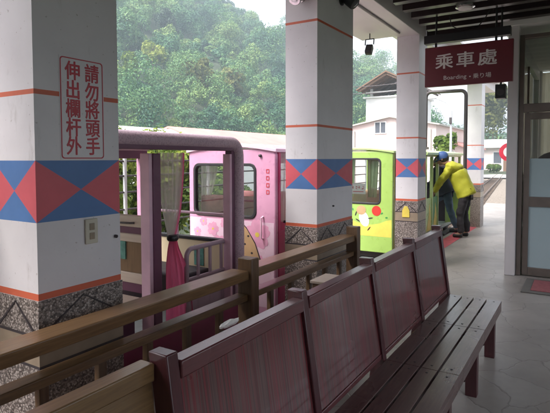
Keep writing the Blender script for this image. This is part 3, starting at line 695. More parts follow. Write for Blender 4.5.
# ------------------------------------------------------------------ tourist train
TG = 'little tourist train cars beside the platform'
def wheelset(t, X0, X1, Yc):
    for x in (X0+.45, X1-.45):
        for y in (Yc-.3, Yc+.3):
            w = MB().lathe((x, y-.03, .0), (0, 1, 0), [(.05, -.01), (.155, 0), (.17, .012), (.15, .02), (.15, .055), (.04, .06)], 24).build('wheel', 'dark_steel', t)
        MB().tube([(x, Yc-.38, 0), (x, Yc+.38, 0)], .03, 10).build('axle', 'dark_steel', t)
def roof_shell(X0, X1, Y0_, Y1_, z, rise, over=.03, th=.03):
    n = 12; top = [(Y0_-over+(Y1_-Y0_+2*over)*i/n, z+rise*math.sin(math.pi*i/n)) for i in range(n+1)]
    return MB().prism((X1, 0, 0), (0, 1, 0), (0, 0, 1), [(a, b) for a, b in top]+[(a, b-th) for a, b in top[::-1]], -(X1-X0))
def sheet(prof, y, amp, folds, n=40, dx=0):
    """hanging cloth: prof = [(z, x0, x1)] with sine folds in y"""
    vs = []; 
    for z, a, b in prof:
        for i in range(n+1):
            s = i/n; vs.append((a+(b-a)*s, y+amp*min(1, (b-a)/.2)*math.sin(s*folds*6.283)+.35*amp*math.sin(s*folds*14+z*5), z))
    k = len(prof)
    return vs, [(r*(n+1)+i, r*(n+1)+i+1, (r+1)*(n+1)+i+1, (r+1)*(n+1)+i) for r in range(k-1) for i in range(n)]

# --- open sided car nearest the camera
A = thing('tourist_train_car', 'open sided train car with padded lilac roof edge and tied pink curtain', 'train car', (1.9, 2.92, -.2), TG)
yA, yB, xa, xb = 2.40, 3.45, .30, 3.30
hoop = [(xa, yA, 1.632), (xb-.14, yA, 1.622)]+[(xb-.09+.10*math.sin(R(a)), yA, 1.522+.10*math.cos(R(a))) for a in range(0, 91, 15)]+[(xb+.012, yA, .9), (xb+.012, yA, .28)]
MB().tube(hoop, .052, 14).build('roof_edge', 'padding', A)
roof_shell(xa, xb-.02, yA+.05, yB, 1.60, .07, .0, .04).build('roof', 'padding', A)
MB().box(xa, xb-.1, yA-.035, yA+.045, 1.558, 1.60).build('roof_beam', 'mauve_dark', A, .004)
MB().box(xa, xb, yB-.04, yB+.02, 1.50, 1.575).build('roof_beam', 'mauve_dark', A, .004)
MB().box(xb-.12, xb-.092, yA-.02, yA+.05, .30, 1.534).build('post', 'pink_mid', A, .004)
MB().box(xb-.09, xb-.045, yA-.012, yA+.05, .30, 1.56).build('post', 'mauve_dark', A, .004)
MB().box(2.375, 2.448, yA+.005, yA+.10, .30, 1.534).build('post', 'mauve_dark', A, .006)
MB().box(2.345, 2.3748, yA+.012, yA+.095, .30, 1.534).build('post', 'pink_mid', A, .004)
for x in (xa+.03, 2.35, xb-.03): MB().box(x-.04, x+.04, yB-.03, yB+.03, .30, 1.498).build('post', 'pink', A, .005)
MB().box(xa, xb, yA+.02, yB, .22, .298).build('floor', 'floor_car', A)
MB().box(xa, xb+.02, yA-.03, yA+.018, -.12, .31).build('skirt', 'skirt', A, .006)
MB().box(xa, xb, yB-.02, yB+.02, .30, .78).build('side_panel', 'cream', A, .004)
MB().box(xb-.02, xb+.02, 2.47, yB-.021, .30, .80).build('end_panel', 'cream', A, .004)
MB().box(xb-.03, xb+.03, 2.46, yB-.022, .801, .828).build('panel_trim', 'rubber', A, .004)
MB().box(xb-.027, xb-.0205, 2.735, 2.84, .585, .755).build('picture', 'poster', A, .002)
MB().tube([(xb, 2.45, 1.032), (xb, yB-.04, 1.032)], .012, 10).tube([(xb, 3.05, 1.032), (xb, 3.05, .83)], .009, 8).build('handrail', 'pink_mid', A)
def slat_seat(X, flip=1, part='seat_back'):
    b = MB()
    for y in (2.465, 3.31): b.box(X-.035, X+.035, y-.03, y+.05, .30, 1.125)
    for z0, z1 in ((1.03, 1.11), (.925, .982), (.64, .712)): b.box(X-.02, X+.02, 2.516, 3.279, z0, z1)
    o = b.build(part, 'cream_wood', A, .005)
    MB().box(X-.008, X+.008, 2.516, 3.279, .713, .924).build('oak_panel', 'oak_panel', o)
    MB().box(X-.006, X+.006, 2.516, 3.279, .983, 1.029).build('dark_strip', 'mauve_dark', o)
    MB().box(X-.006, X+.006, 2.516, 3.279, .575, .639).build('dark_strip', 'mauve_dark', o)
    s = MB().box(X-.46 if flip > 0 else X+.04, X-.04 if flip > 0 else X+.46, 2.46, 3.34, .50, .56).build('seat', 'cream_wood', A, .006)
    MB().box(X-.42 if flip > 0 else X+.08, X-.08 if flip > 0 else X+.42, 2.55, 3.25, .299, .499).build('seat_box', 'mauve_dark', s)
    return o
sb = slat_seat(2.41)
MB().box(2.391, 2.4015, 2.70, 2.83, .80, .925).build('poster', 'poster', sb)
MB().tube([(2.385, 2.60, 1.06), (2.37, 2.62, 1.06), (2.37, 2.78, 1.055), (2.385, 2.80, 1.055)], .007, 8).build('latch', 'dark_steel', sb)
slat_seat(.75, 1)
lf = thing('paper_leaflets', 'white leaflets left on the cream seat of the open car', 'paper', (2.15, 2.75, .56))
for k, (x, y, a) in enumerate(((2.2, 2.62, .2), (2.12, 2.78, .7), (2.25, 2.9, -.3), (2.05, 3.0, 1.1))):
    mb = MB().prism((x, y, .561+.0015*k), (math.cos(a), math.sin(a), 0), (-math.sin(a), math.cos(a), 0), [(0, 0), (.13, 0), (.13, .18), (0, .18)], .001); mb.build('leaflet', 'paper' if k != 2 else 'oak_panel', lf)
gt = MB().tube([(2.74, 2.45, .30), (2.74, 2.45, .74)]+[(2.80+.06*math.cos(R(a)), 2.45, .775+.06*math.sin(R(a))) for a in range(180, 89, -15)]+[(3.20+.075*math.cos(R(a)), 2.45, .762+.075*math.sin(R(a))) for a in range(90, -1, -15)]+[(3.275, 2.45, .30)], .018, 10)
for x in (2.87, 3.01, 3.15): gt.box(x-.012, x+.012, 2.443, 2.457, .30, .825)
gt.box(2.752, 3.263, 2.444, 2.456, .31, .60).tube([(2.75, 2.45, .61), (3.27, 2.45, .61)], .014, 8)
gt.build('side_gate', 'mauve', A)
MB().box(2.86, 3.2, 2.6, 3.3, .30, .60).build('seat', 'seat_dark', A, .02)
vs, fs = sheet([(1.54, 2.495, 2.73), (1.42, 2.50, 2.725), (1.28, 2.51, 2.712), (1.12, 2.54, 2.685), (1.0, 2.57, 2.652), (.94, 2.585, 2.635)], 2.475, .016, 5)
cu_ = MB().add(vs, fs, 0, True).build('curtain', 'curtain_w', A)
vs, fs = sheet([(1.54, 2.722, 2.752), (1.42, 2.716, 2.746), (1.28, 2.704, 2.734), (1.12, 2.676, 2.708), (1.0, 2.643, 2.672), (.94, 2.625, 2.650)], 2.468, .006, 1, 10)
MB().add(vs, fs, 0, True).build('pink_border', 'curtain_p', cu_)
vs, fs = sheet([(.925, 2.585, 2.65), (.86, 2.568, 2.672), (.74, 2.55, 2.735), (.6, 2.545, 2.775), (.45, 2.542, 2.80), (.33, 2.54, 2.81)], 2.462, .018, 4)
MB().add(vs, fs, 0, True).build('curtain_hem', 'curtain_p', cu_)
MB().lathe((2.615, 2.465, .918), (0, 0, 1), [(.034, 0), (.041, .01), (.041, .032), (.034, .042)], 16).build('tie_band', 'black', cu_)
wheelset(A, xa, xb, 2.92)
MB().box(xb+.02, 3.86, 2.86, 2.98, .02, .09).build('coupling', 'dark_steel', A)

# --- cab cars with a windscreen end
def cab(t, X0, X1, Ya, Yb, zb, zt, win, body, pale, fy0=-.004):
    """front end faces -X; win = (Yright, Yleft, z0, z1)"""
    O, u, v = (X0, 0, 0), (0, -1, 0), (0, 0, 1)
    hole = (-win[1], -win[0], win[2], win[3], .06)
    MB().ring(O, u, v, (-Yb, -Ya, zb, zt, .05), hole, -.05).build('front_panel', body, t, .012, 3)
    fo = MB().ring((X0-.009, 0, 0), u, v, (hole[0]-.016, hole[1]+.016, hole[2]-.016, hole[3]+.016, .07), (hole[0]+.012, hole[1]-.012, hole[2]+.012, hole[3]-.012, .05), -.05).build('window_frame', 'rubber', t, .005)
    MB().box(X0+.012, X0+.018, win[0]+.002, win[1]-.002, win[2]+.002, win[3]-.002).build('windscreen', 'glass', fo)
    MB().ring((X1, 0, 0), u, v, (-Yb, -Ya, zb, zt, .05), hole, -.05).build('rear_panel', body, t, .012)
    roof_shell(X0-.02, X1+.07, Ya, Yb, zt+.004, .055, .02, .035).build('roof', pale, t, .006)
    MB().box(X0+.052, X1-.002, Ya+.03, Yb-.03, zb, zb+.06).build('floor', 'floor_car', t)
    for y in (Ya+.0225, Yb-.0215):
        MB().box(X0+.0505, X0+.12, y, y+.02, zb+.061, zt-.002).build('post', body, t, .004)
        MB().box(X1-.07, X1-.0005, y, y+.02, zb+.061, zt-.002).build('post', body, t, .004)
    MB().box(X0+.121, X1-.071, Yb-.021, Yb-.001, zb+.061, .78).build('side_panel', body, t, .004)
    wheelset(t, X0, X1, (Ya+Yb)/2)
    MB().box(X0+.1, X1-.1, Ya+.12, Yb-.12, zb-.09, zb-.001).build('chassis', 'dark_steel', t)

B = thing('tourist_train_car', 'pink train car with blossom pattern and a wide black framed windscreen', 'train car', (4.6, 2.92, -.2), TG)
cab(B, 3.90, 5.36, 2.40, 3.44, .02, 1.585, (2.625, 3.362, .94, 1.437), 'pink', 'pink_pale')
fx = 3.8995
MB().prism((fx, 0, 0), (0, -1, 0), (0, 0, 1), [(-3.425, .10), (-2.415, .10), (-2.415, .90), (-3.425, .905)], .002).build('pale_front', 'pink_pale', B)
def blossom(mb, mc, y, z, r, rot=0, ox=fx-.0022):
    for k in range(5):
        a = rot+k*1.2566; c = (-y+math.cos(a)*r*.52, z+math.sin(a)*r*.52)
        pts = []
        for i in range(16):
            th = 2*math.pi*i/16; rr = r*.5; px_, py_ = math.cos(th)*rr, math.sin(th)*rr*.86
            if i == 0: px_ *= .74
            pts.append((c[0]+px_*math.cos(a)-py_*math.sin(a), c[1]+px_*math.sin(a)+py_*math.cos(a)))
        mb.prism((ox-.00025*k, 0, 0), (0, -1, 0), (0, 0, 1), pts, .0008)
    mc.prism((ox-.0022, 0, 0), (0, -1, 0), (0, 0, 1), ellipse(-y, z, r*.16, r*.16, 10), .0008)
g = random.Random(3)
for y, z, r, a in ((2.60, .78, .15, .4), (3.13, .80, .075, 0), (3.25, .87, .05, .6), (2.98, .86, .06, 1), (3.33, .76, .05, .3), (2.80, .70, .10, .2), (3.05, .66, .09, .9), (3.28, .6, .08, .1), (2.6, .5, .1, 0), (2.9, .45, .09, .5)):
    mb, mc = MB(), MB(); blossom(mb, mc, y, z, r, a); mc.build('blossom_heart', 'yellow', mb.build('blossom', 'petal', B))
out = [(-2.885, .45), (-2.87, .72), (-2.845, .87), (-2.82, .915), (-2.79, .90), (-2.72, .84), (-2.62, .70), (-2.565, .56), (-2.545, .45)]
MB().prism((fx-.0045, 0, 0), (0, -1, 0), (0, 0, 1), out, .001).build('tan_shape_outline', 'ink', B)
MB().prism((fx-.0056, 0, 0), (0, -1, 0), (0, 0, 1), [(-2.715+(a+2.715)*.93, .45+(b-.45)*.965) for a, b in out], .001).build('tan_shape', 'tan_decal', B)
mb = MB()
for y, z in ((2.80, .74), (2.74, .68), (2.70, .76), (2.66, .60), (2.77, .58)): mb.prism((fx-.0068, 0, 0), (0, -1, 0), (0, 0, 1), ellipse(-y, z, .013, .011, 10), .0006)
mb.build('tan_shape_dots', 'ink', B)
MB().tube([(3.90, 2.535, .955), (3.865, 2.535, .945), (3.865, 2.535, .755), (3.90, 2.535, .745)], .009, 8).build('grab_handle', 'pink_mid', B)
mb = MB()
for k in range(4): mb.ring((fx-.001, 0, 0), (0, -1, 0), (0, 0, 1), (-2.50, -2.465, 1.36-k*.065, 1.40-k*.065, .004), (-2.492, -2.473, 1.368-k*.065, 1.392-k*.065, .003), .001)
mb.build('red_marks', 'sign_red', B)
MB().lathe((3.90, 2.56, 1.525), (-1, 0, 0), [(.014, 0), (.014, .02), (.006, .026)], 12).build('roof_lamp', 'dark_steel', B)
# side door: deep pink frame with a curtain behind
for x0, x1 in ((3.952, 3.992), (4.62, 4.68)): MB().box(x0, x1, 2.395, 2.42, .09, 1.555).build('door_post', 'pink_deep', B, .006)
MB().box(3.993, 4.619, 2.402, 2.42, .09, .82).build('door', 'pink_deep', B, .006)
MB().box(4.681, 5.288, 2.402, 2.42, .09, .80).build('side_panel', 'pink', B, .006)
MB().box(3.952, 5.288, 2.394, 2.42, 1.556, 1.578).build('side_rail', 'pink_deep', B, .004)
MB().tube([(4.06, 2.40, .90), (4.03, 2.36, .90), (4.07, 2.345, .90)], .014, 8).build('door_handle', 'black', B)
vs, fs = sheet([(1.55, 4.0, 4.38), (1.3, 4.0, 4.36), (1.05, 4.0, 4.3), (.9, 4.0, 4.24)], 2.41, .012, 5)
cu_ = MB().add(vs, fs, 0, True).build('curtain', 'curtain_w', B)
vs, fs = sheet([(.895, 4.0, 4.24), (.7, 4.0, 4.3), (.4, 4.0, 4.34)], 2.448, .02, 4); MB().add(vs, fs, 0, True).build('curtain_hem', 'curtain_p', cu_)
vs, fs = sheet([(1.52, 0, .24), (1.3, .0, .2), (1.1, .0, .13), (.95, 0, .12)], 0, .015, 4)
MB().add([(4.02+q[1], 3.38-q[0], q[2]) for q in vs], fs, 0, True).build('curtain', 'curtain_w', B)
for x in (4.0, 4.7):
    s = MB().box(x, x+.10, 2.50, 3.38, .10, 1.125).build('seat_back', 'seat_red', B, .03, 3)
    MB().box(x+.101, x+.45, 2.5, 3.38, .10, .48).build('seat', 'seat_red', s, .02)

C_ = thing('tourist_train_car', 'bright green train car with yellow lower front, red dot and a notice in its windscreen', 'train car', (8, 2.9, -.2), TG)
cab(C_, 7.10, 8.8, 2.36, 3.40, .09, 1.60, (2.553, 3.25, .823, 1.485), 'green', 'green_pale')
gx = 7.0995; D = lambda pts, off, t=.0012: MB().prism((gx-off, 0, 0), (0, -1, 0), (0, 0, 1), pts, t)
yel = [(-3.36, .332), (-2.375, .332), (-2.375, .59), (-2.45, .575), (-2.55, .53), (-2.68, .50), (-2.85, .51), (-3.05, .57), (-3.2, .6), (-3.36, .55)]
D(yel, 0).build('yellow_hill', 'yellow', C_); D([(-3.36, .10), (-2.375, .10), (-2.375, .33), (-3.36, .33)], 0).build('lower_band', 'green', C_)
D(ellipse(-2.605, .715, .072, .075), .0015).build('red_dot', 'red_dot', C_)
D(ellipse(-2.80, .585, .075, .12, a=.35), .0015).build('white_patch', 'white_decal', C_)
D(ellipse(-2.845, .715, .075, .07), .003).build('tan_patch', 'tan_decal', C_)
for y, z, a in ((2.72, .44, .9), (2.90, .56, -.5), (2.70, .60, .2), (2.93, .66, 1.2)): MB().prism((gx-.0028, 0, 0), (0, -1, 0), (0, 0, 1), ellipse(-y, z, .04, .009, 12, a), .0008).build('dark_stroke', 'ink', C_)
mb = MB()
for y, z in ((2.45, .62), (2.52, .68), (2.98, .72), (3.1, .66), (3.2, .73)): mb.prism((gx-.001, 0, 0), (0, -1, 0), (0, 0, 1), ellipse(-y, z, .02, .012, 10, y*9), .0008)
mb.build('leaf_marks', 'green_deep', C_)
nz = MB().box(7.124, 7.128, 2.79, 3.02, .955, 1.115).build('paper_notice', 'paper', C_)
mb = MB(); g = random.Random(9)
for k in range(4):
    yc = 2.985-k*.052
    for j in range(5):
        a = g.uniform(0, 3.14); mb.prism((7.1235, 0, 0), (0, -1, 0), (0, 0, 1), ellipse(-yc+g.uniform(-.012, .012), 1.055+g.uniform(-.022, .022), .017, .004, 8, a if j else 0), .001)
mb.box(7.1225, 7.1235, 2.82, 2.99, .985, .997)
mb.build('red_print', 'sign_red', nz)
MB().tube([(7.05, 3.02, 1.06), (7.04, 3.03, 1.2), (7.08, 3.0, 1.24)], .008, 8).build('mirror_arm', 'black', C_)
MB().box(7.15, 7.19, 2.354, 2.372, .16, 1.58).build('door_post', 'green_olive', C_, .004)
for x0, x1, z1, mt in ((7.24, 7.26, 1.58, 'dark_steel'), (7.95, 8.0, 1.58, 'green_olive'), (8.68, 8.73, 1.58, 'green_olive')): MB().box(x0, x1, 2.356, 2.374, .16, z1).build('door_post', mt, C_, .003)
MB().box(7.27, 7.949, 2.360, 2.378, .16, .80).build('door', 'green_deep', C_, .004)
MB().box(8.001, 8.679, 2.360, 2.378, .16, .78).build('side_panel', 'green_olive', C_, .004)
for z in (.86, 1.13): MB().box(7.192, 7.238, 2.352, 2.375, z, z+.05).build('hinge', 'dark_steel', C_)
for x in (7.55, 8.25):
    s = MB().box(x, x+.08, 2.45, 3.34, .16, .95).build('seat_back', 'tan_decal', C_, .02)
    MB().box(x+.081, x+.4, 2.45, 3.34, .16, .45).build('seat', 'tan_decal', s, .02)
vs, fs = sheet([(1.54, 0, .18), (1.2, .0, .16), (.9, .0, .14)], 0, .012, 3)
for yy in (3.2, 2.82): MB().add([(7.3+q[1], yy-q[0], q[2]) for q in vs], fs, 0, True).build('curtain', 'green_pale', C_)

Dc = thing('tourist_train_car', 'green and yellow open car farther along, its doorway beside the person in yellow green', 'train car', (10.5, 2.9, -.2), TG)
x0, x1, ya, yb = 9.02, 12.0, 2.40, 3.42
roof_shell(x0-.05, x1+.05, ya, yb, 1.60, .06, .05, .05).build('roof', 'green_pale', Dc, .006)
MB().box(x0, x1, ya-.02, ya+.025, 1.52, 1.598).build('roof_rail', 'green_olive', Dc, .004)
MB().box(x0, x1, yb-.025, yb+.02, 1.52, 1.598).build('roof_rail', 'green_olive', Dc, .004)
MB().box(x0, x1, ya+.02, yb, .08, .15).build('floor', 'floor_car', Dc)
for x in (x0+.04, 9.50, 9.93, 10.75, 11.3, x1-.04):
    MB().box(x-.028, x+.028, ya-.012, ya+.04, .151, 1.519).build('post', 'green_pale', Dc, .005)
    MB().box(x-.028, x+.028, yb-.04, yb+.012, .151, 1.519).build('post', 'green_pale', Dc, .005)
for a, b2, mt in ((x0+.07, 9.47, 'green'), (9.53, 9.90, 'green_deep'), (10.78, 11.27, 'green_deep'), (11.33, x1-.07, 'green')):
    p = MB().box(a, b2, ya, ya+.02, .151, .76).build('side_panel', mt, Dc, .004)
    w_ = b2-a; MB().prism((a, ya-.0005, .16), (1, 0, 0), (0, 0, 1), [(w_*.15, 0), (w_*.85, 0), (w_*.9, .2), (w_*.75, .38), (w_*.55, .5), (w_*.5, .3), (w_*.3, .15)], .002).build('yellow_curve', 'yellow', p)
MB().box(x0, x1, yb-.02, yb, .151, .76).build('side_panel', 'green', Dc)
dl = MB().prism((10.70, 2.385, .17), (.35, -.94, 0), (0, 0, 1), [(0, 0), (.44, 0), (.44, .56), (.36, .62), (0, .62)], .02).build('door', 'green', Dc, .003)
MB().box(x0, 10.0, ya-.03, ya-.002, -.05, .1).build('step_board', 'green_pale', Dc, .004)
MB().box(10.0, 11.0, ya-.12, ya-.002, -.02, .02).build('step_board', 'dark_steel', Dc, .004)
for x in (9.25, 10.95, 11.5):
    s = MB().box(x, x+.06, ya+.08, yb-.06, .151, .95).build('seat_back', 'seat_dark', Dc, .015)
    MB().box(x+.061, x+.4, ya+.08, yb-.06, .4, .46).build('seat', 'seat_dark', s, .01)
wheelset(Dc, x0, x1, 2.92); MB().box(x0+.1, x1-.1, ya+.12, yb-.12, .0, .079).build('chassis', 'dark_steel', Dc)

# ------------------------------------------------------------------ people
def skin(name, nodes, edges, mt, parent, root=0, sub=2):
    off = parent_loc(parent); me = bpy.data.meshes.new(name); keys = list(nodes)
    me.from_pydata([Vector(nodes[k][0])-off for k in keys], [(keys.index(a), keys.index(b)) for a, b in edges], [])
    o = bpy.data.objects.new(name, me); COL.objects.link(o); o.parent = parent; me.materials.append(M[mt])
    sm = o.modifiers.new('skin', 'SKIN'); sm.use_smooth_shade = True
    for i, k in enumerate(keys):
        r = nodes[k][1]; me.skin_vertices[0].data[i].radius = (r, r) if isinstance(r, (int, float)) else r
        me.skin_vertices[0].data[i].use_root = (i == root)
    ss = o.modifiers.new('sub', 'SUBSURF'); ss.levels = sub; ss.render_levels = sub
    if name in ('jacket', 'trousers'):
        ss.levels = ss.render_levels = sub+1
        if 'folds' not in bpy.data.textures:
            tx = bpy.data.textures.new('folds', 'CLOUDS'); tx.noise_scale = .11; tx.noise_depth = 2
        dm_ = o.modifiers.new('folds', 'DISPLACE'); dm_.texture = bpy.data.textures['folds']; dm_.texture_coords = 'LOCAL'; dm_.strength = .045; dm_.mid_level = .5
    return o
def lerp(a, b, t): return tuple(Vector(a)*(1-t)+Vector(b)*t)
def ball(mb, c, r, m=0, n=14):
    bm = bmesh.new(); bmesh.ops.create_uvsphere(bm, u_segments=n, v_segments=n//2+2, radius=1)
    mb.add([(c[0]+p.co.x*r[0], c[1]+p.co.y*r[1], c[2]+p.co.z*r[2]) for p in bm.verts], [[v.index for v in f.verts] for f in bm.faces], m, True); bm.free(); return mb
def person(label, J, top_m, leg_m, head_d, cap_m=None, group=None):
    """J: joints in the world; head_d: unit direction the face looks"""
    t = thing('person', label, 'person', (J['pelvis'][0], J['pelvis'][1]-.0, 0), group)
    N = {'pelvis': (J['pelvis'], .115)}; E = []
    def link(a, b): E.append((a, b))
    N['belly'] = (lerp(J['pelvis'], J['chest'], .5), .12); N['chest'] = (J['chest'], .135); N['neckbase'] = (lerp(J['chest'], J['neck'], .72), .085)
    N['neck'] = (J['neck'], .052); hd = Vector(head_d); H = Vector(J['head'])
    N['jaw'] = (tuple(H-Vector((0, 0, .05))+hd*.015), .072); N['skull'] = (tuple(H+Vector((0, 0, .03))-hd*.005), .092); N['crown'] = (tuple(H+Vector((0, 0, .085))-hd*.01), .062)
    for a, b in (('pelvis', 'belly'), ('belly', 'chest'), ('chest', 'neckbase'), ('neckbase', 'neck'), ('neck', 'jaw'), ('jaw', 'skull'), ('skull', 'crown')): link(a, b)
    N['nose'] = (tuple(H+hd*.098-Vector((0, 0, .012))), .014); link('skull', 'nose')
    for s in 'LR':
        sh, el, wr = J['sh'+s], J['el'+s], J['wr'+s]; hp, kn, an, toe = J['hp'+s], J['kn'+s], J['an'+s], J['toe'+s]
        for k, p, r in (('sh', sh, .062), ('el', el, .042), ('wr', wr, .027), ('hp', hp, .088), ('kn', kn, .056), ('an', an, .036)): N[k+s] = (p, r)
        N['toe'+s] = (toe, .032)
        link('neckbase', 'sh'+s); link('sh'+s, 'el'+s); link('el'+s, 'wr'+s); link('pelvis', 'hp'+s); link('hp'+s, 'kn'+s); link('kn'+s, 'an'+s); link('an'+s, 'toe'+s)
        d = (Vector(wr)-Vector(el)).normalized(); side = d.cross(Vector((0, 0, 1))).normalized(); nrm = side.cross(d)
        pm = Vector(wr)+d*.065; N['palm'+s] = (tuple(pm), (.038, .022)); link('wr'+s, 'palm'+s)
        for i, (o_, ln) in enumerate(((-.03, .062), (-.010, .074), (.010, .07), (.03, .054))):
            b0 = pm+side*o_+d*.03; k1 = b0+d*ln*.5-nrm*.008; k2 = b0+d*ln*.85-nrm*.035
            for q, (p, r) in enumerate(((b0, .0095), (k1, .0088), (k2, .0078))): N[f'f{i}{q}{s}'] = (tuple(p), r)
            link('palm'+s, f'f{i}0{s}'); link(f'f{i}0{s}', f'f{i}1{s}'); link(f'f{i}1{s}', f'f{i}2{s}')
        sg = -1 if s == 'L' else 1
        N['t0'+s] = (tuple(Vector(wr)+d*.035+side*sg*.032), .011); N['t1'+s] = (tuple(Vector(wr)+d*.075+side*sg*.055-nrm*.02), .0095); link('palm'+s, 't0'+s); link('t0'+s, 't1'+s)
    skin('body', N, E, 'skin', t)
    # jacket with loose hem, sleeves, collar
    K = {'hem': (lerp(J['pelvis'], J['chest'], -.22), (.225, .21)), 'waist': (lerp(J['pelvis'], J['chest'], .3), (.205, .185)), 'chest': (J['chest'], (.215, .20)), 'yoke': (lerp(J['chest'], J['neck'], .5), (.165, .15)), 'collar': (lerp(J['chest'], J['neck'], .95), .073)}
    F_ = [('hem', 'waist'), ('waist', 'chest'), ('chest', 'yoke'), ('yoke', 'collar')]
    for s in 'LR':
        K['sh'+s] = (J['sh'+s], .088); K['ua'+s] = (lerp(J['sh'+s], J['el'+s], .5), .074); K['el'+s] = (J['el'+s], .064); K['fa'+s] = (lerp(J['el'+s], J['wr'+s], .55), .053); K['cf'+s] = (lerp(J['el'+s], J['wr'+s], .97), .043)
        F_ += [('yoke', 'sh'+s), ('sh'+s, 'ua'+s), ('ua'+s, 'el'+s), ('el'+s, 'fa'+s), ('fa'+s, 'cf'+s)]
    skin('jacket', K, F_, top_m, t, 1)
    T = {'seat': (J['pelvis'], (.118, .118))}; G = []
    for s in 'LR':
        T['hp'+s] = (J['hp'+s], .086); T['th'+s] = (lerp(J['hp'+s], J['kn'+s], .5), .092); T['kn'+s] = (J['kn'+s], .074); T['cf'+s] = (lerp(J['kn'+s], J['an'+s], .5), .066); T['an'+s] = (lerp(J['kn'+s], J['an'+s], 1.04), .062)
        G += [('seat', 'hp'+s), ('hp'+s, 'th'+s), ('th'+s, 'kn'+s), ('kn'+s, 'cf'+s), ('cf'+s, 'an'+s)]
    skin('trousers', T, G, leg_m, t)
    for s in 'LR':
        a, b = Vector(J['an'+s]), Vector(J['toe'+s]); f = (b-a); f.z = 0; f.normalize(); z0 = b.z-.03
        skin('shoe', {'h': (tuple(Vector((a.x, a.y, z0+.045))-f*.03), .044), 'm': (tuple(Vector((a.x, a.y, z0+.042))+f*.07), .043), 't': (tuple(Vector((a.x, a.y, z0+.036))+f*.155), .036)}, [('h', 'm'), ('m', 't')], 'shoe', t)
    hs = hd.cross(Vector((0, 0, 1))).normalized()
    for sg in (-1, 1): ball(MB(), tuple(H+hd*.082+hs*sg*.033+Vector((0, 0, .02))), (.011, .011, .008)).build('eye', 'ink', t)
    for sg in (-1, 1): ball(MB(), tuple(H-hd*.01+hs*sg*.09+Vector((0, 0, .005))), (.018, .018, .032)).build('ear', 'skin', t)
    mb = MB(); ball(mb, tuple(H+hd*.084-Vector((0, 0, .05))), (.02, .02, .006)); mb.build('mouth', 'sign_red', t)
    mb = MB(); ball(mb, tuple(H-hd*.03+Vector((0, 0, .02))), (.099, .099, .105), n=20); mb.build('hair', 'hair', t)
    if cap_m:
        b = MB(); c = H+Vector((0, 0, .05))-hd*.005; n = 20
        prof = [(.112, -.035), (.115, .0), (.108, .04), (.085, .078), (.045, .1), (.004, .105)]
        b.lathe(tuple(c), (tuple((Vector((0, 0, 1))+hd*.15).normalized())), prof, n)
        vs = []
        for i in range(11):
            an = math.pi*(i/10-.5); dirv = hd*math.cos(an)+hs*math.sin(an); vs += [tuple(c+dirv*.108-Vector((0, 0, .028))), tuple(c+dirv*.108+hd*.075*math.cos(an)-Vector((0, 0, .046)))]
        b.add(vs+[(x, y, z-.006) for x, y, z in vs], [(2*i, 2*i+1, 2*i+3, 2*i+2) for i in range(10)]+[(22+2*i, 22+2*i+2, 22+2*i+3, 22+2*i+1) for i in range(10)]+[(2*i+1, 22+2*i+1, 22+2*i+3, 2*i+3) for i in range(10)])
        b.build('cap', cap_m, t)
    return t
person('person in a yellow green jacket and blue cap bending over the car doorway', dict(pelvis=(9.87, 1.87, .86), chest=(9.87, 2.04, 1.24), neck=(9.86, 2.20, 1.41), head=(9.85, 2.31, 1.47),
    shL=(9.68, 2.11, 1.31), elL=(9.70, 2.31, 1.05), wrL=(9.76, 2.44, .82), shR=(10.05, 2.11, 1.31), elR=(10.07, 2.33, 1.10), wrR=(10.02, 2.46, .87),
    hpL=(9.78, 1.87, .83), knL=(9.76, 1.945, .45), anL=(9.75, 1.92, .09), toeL=(9.75, 2.06, .03), hpR=(9.97, 1.87, .83), knR=(9.99, 1.91, .45), anR=(10.0, 1.86, .09), toeR=(10.0, 2.0, .03)),
    'hivis', 'trouser', Vector((-.1, .93, -.35)).normalized(), 'cap')
person('person in dark jacket and blue jeans stepping up into the green and yellow car', dict(pelvis=(10.5, 2.34, .86), chest=(10.52, 2.49, 1.18), neck=(10.56, 2.55, 1.33), head=(10.58, 2.575, 1.41),
    shL=(10.33, 2.50, 1.25), elL=(10.28, 2.60, 1.0), wrL=(10.30, 2.76, .86), shR=(10.70, 2.52, 1.25), elR=(10.72, 2.66, 1.02), wrR=(10.68, 2.83, .9),
    hpL=(10.42, 2.33, .83), knL=(10.40, 2.27, .45), anL=(10.40, 2.13, .09), toeL=(10.40, 2.20, .03), hpR=(10.60, 2.37, .83), knR=(10.6, 2.62, .60), anR=(10.58, 2.60, .24), toeR=(10.58, 2.74, .18)),
    'navy', 'jeans', Vector((.2, .9, -.3)).normalized())

# ------------------------------------------------------------------ behind the train
fn = thing('wire_fence', 'low fence of thin metal rails on posts behind the train cars', 'fence', (6, 4.5, -.3))
for i in range(9): MB().tube([(1+i*1.5, 4.5, -.3), (1+i*1.5, 4.5, 1.5)], .022, 8).build('post', 'lamp_grey', fn)
for z in (.72, .91, 1.11, 1.30, 1.47): MB().tube([(1, 4.5, z), (13, 4.5, z)], .011, 8).build('rail', 'dark_steel', fn)
g = random.Random(21)
for i in range(8):
    x = 4.2+i*.62; y = 6.3+g.uniform(-.4, .4); h = 1.75+g.uniform(-.15, .25)
    if x > 7.4: h -= .4
    t = thing('leafy_bush', ['bright yellow green bush seen through the open car', 'bright bush beyond the fence behind the pink car'][x > 5.6], 'bush', (x, y, -.3), 'bushes behind the fence')
    mb = MB()
    for k in range(5):
        a = k*1.26; mb.tube([(x, y, -.34), (x+math.cos(a)*.12, y+math.sin(a)*.12, .5), (x+math.cos(a)*.3, y+math.sin(a)*.3, h-.4)], [.02, .015, .006], 6)
    mb.build('stems', 'trunk', t)
    leaves('crown', [(x, y, h*.48, .52, .5, h*.62, 2600, .055), (x+g.uniform(-.2, .2), y-.1, h*.8, .35, .35, .35, 1000, .05), (x+.2, y+.5, h*.5, .5, .4, h*.6, 1200, .07)], 'leaf_bright', 40+i, t)

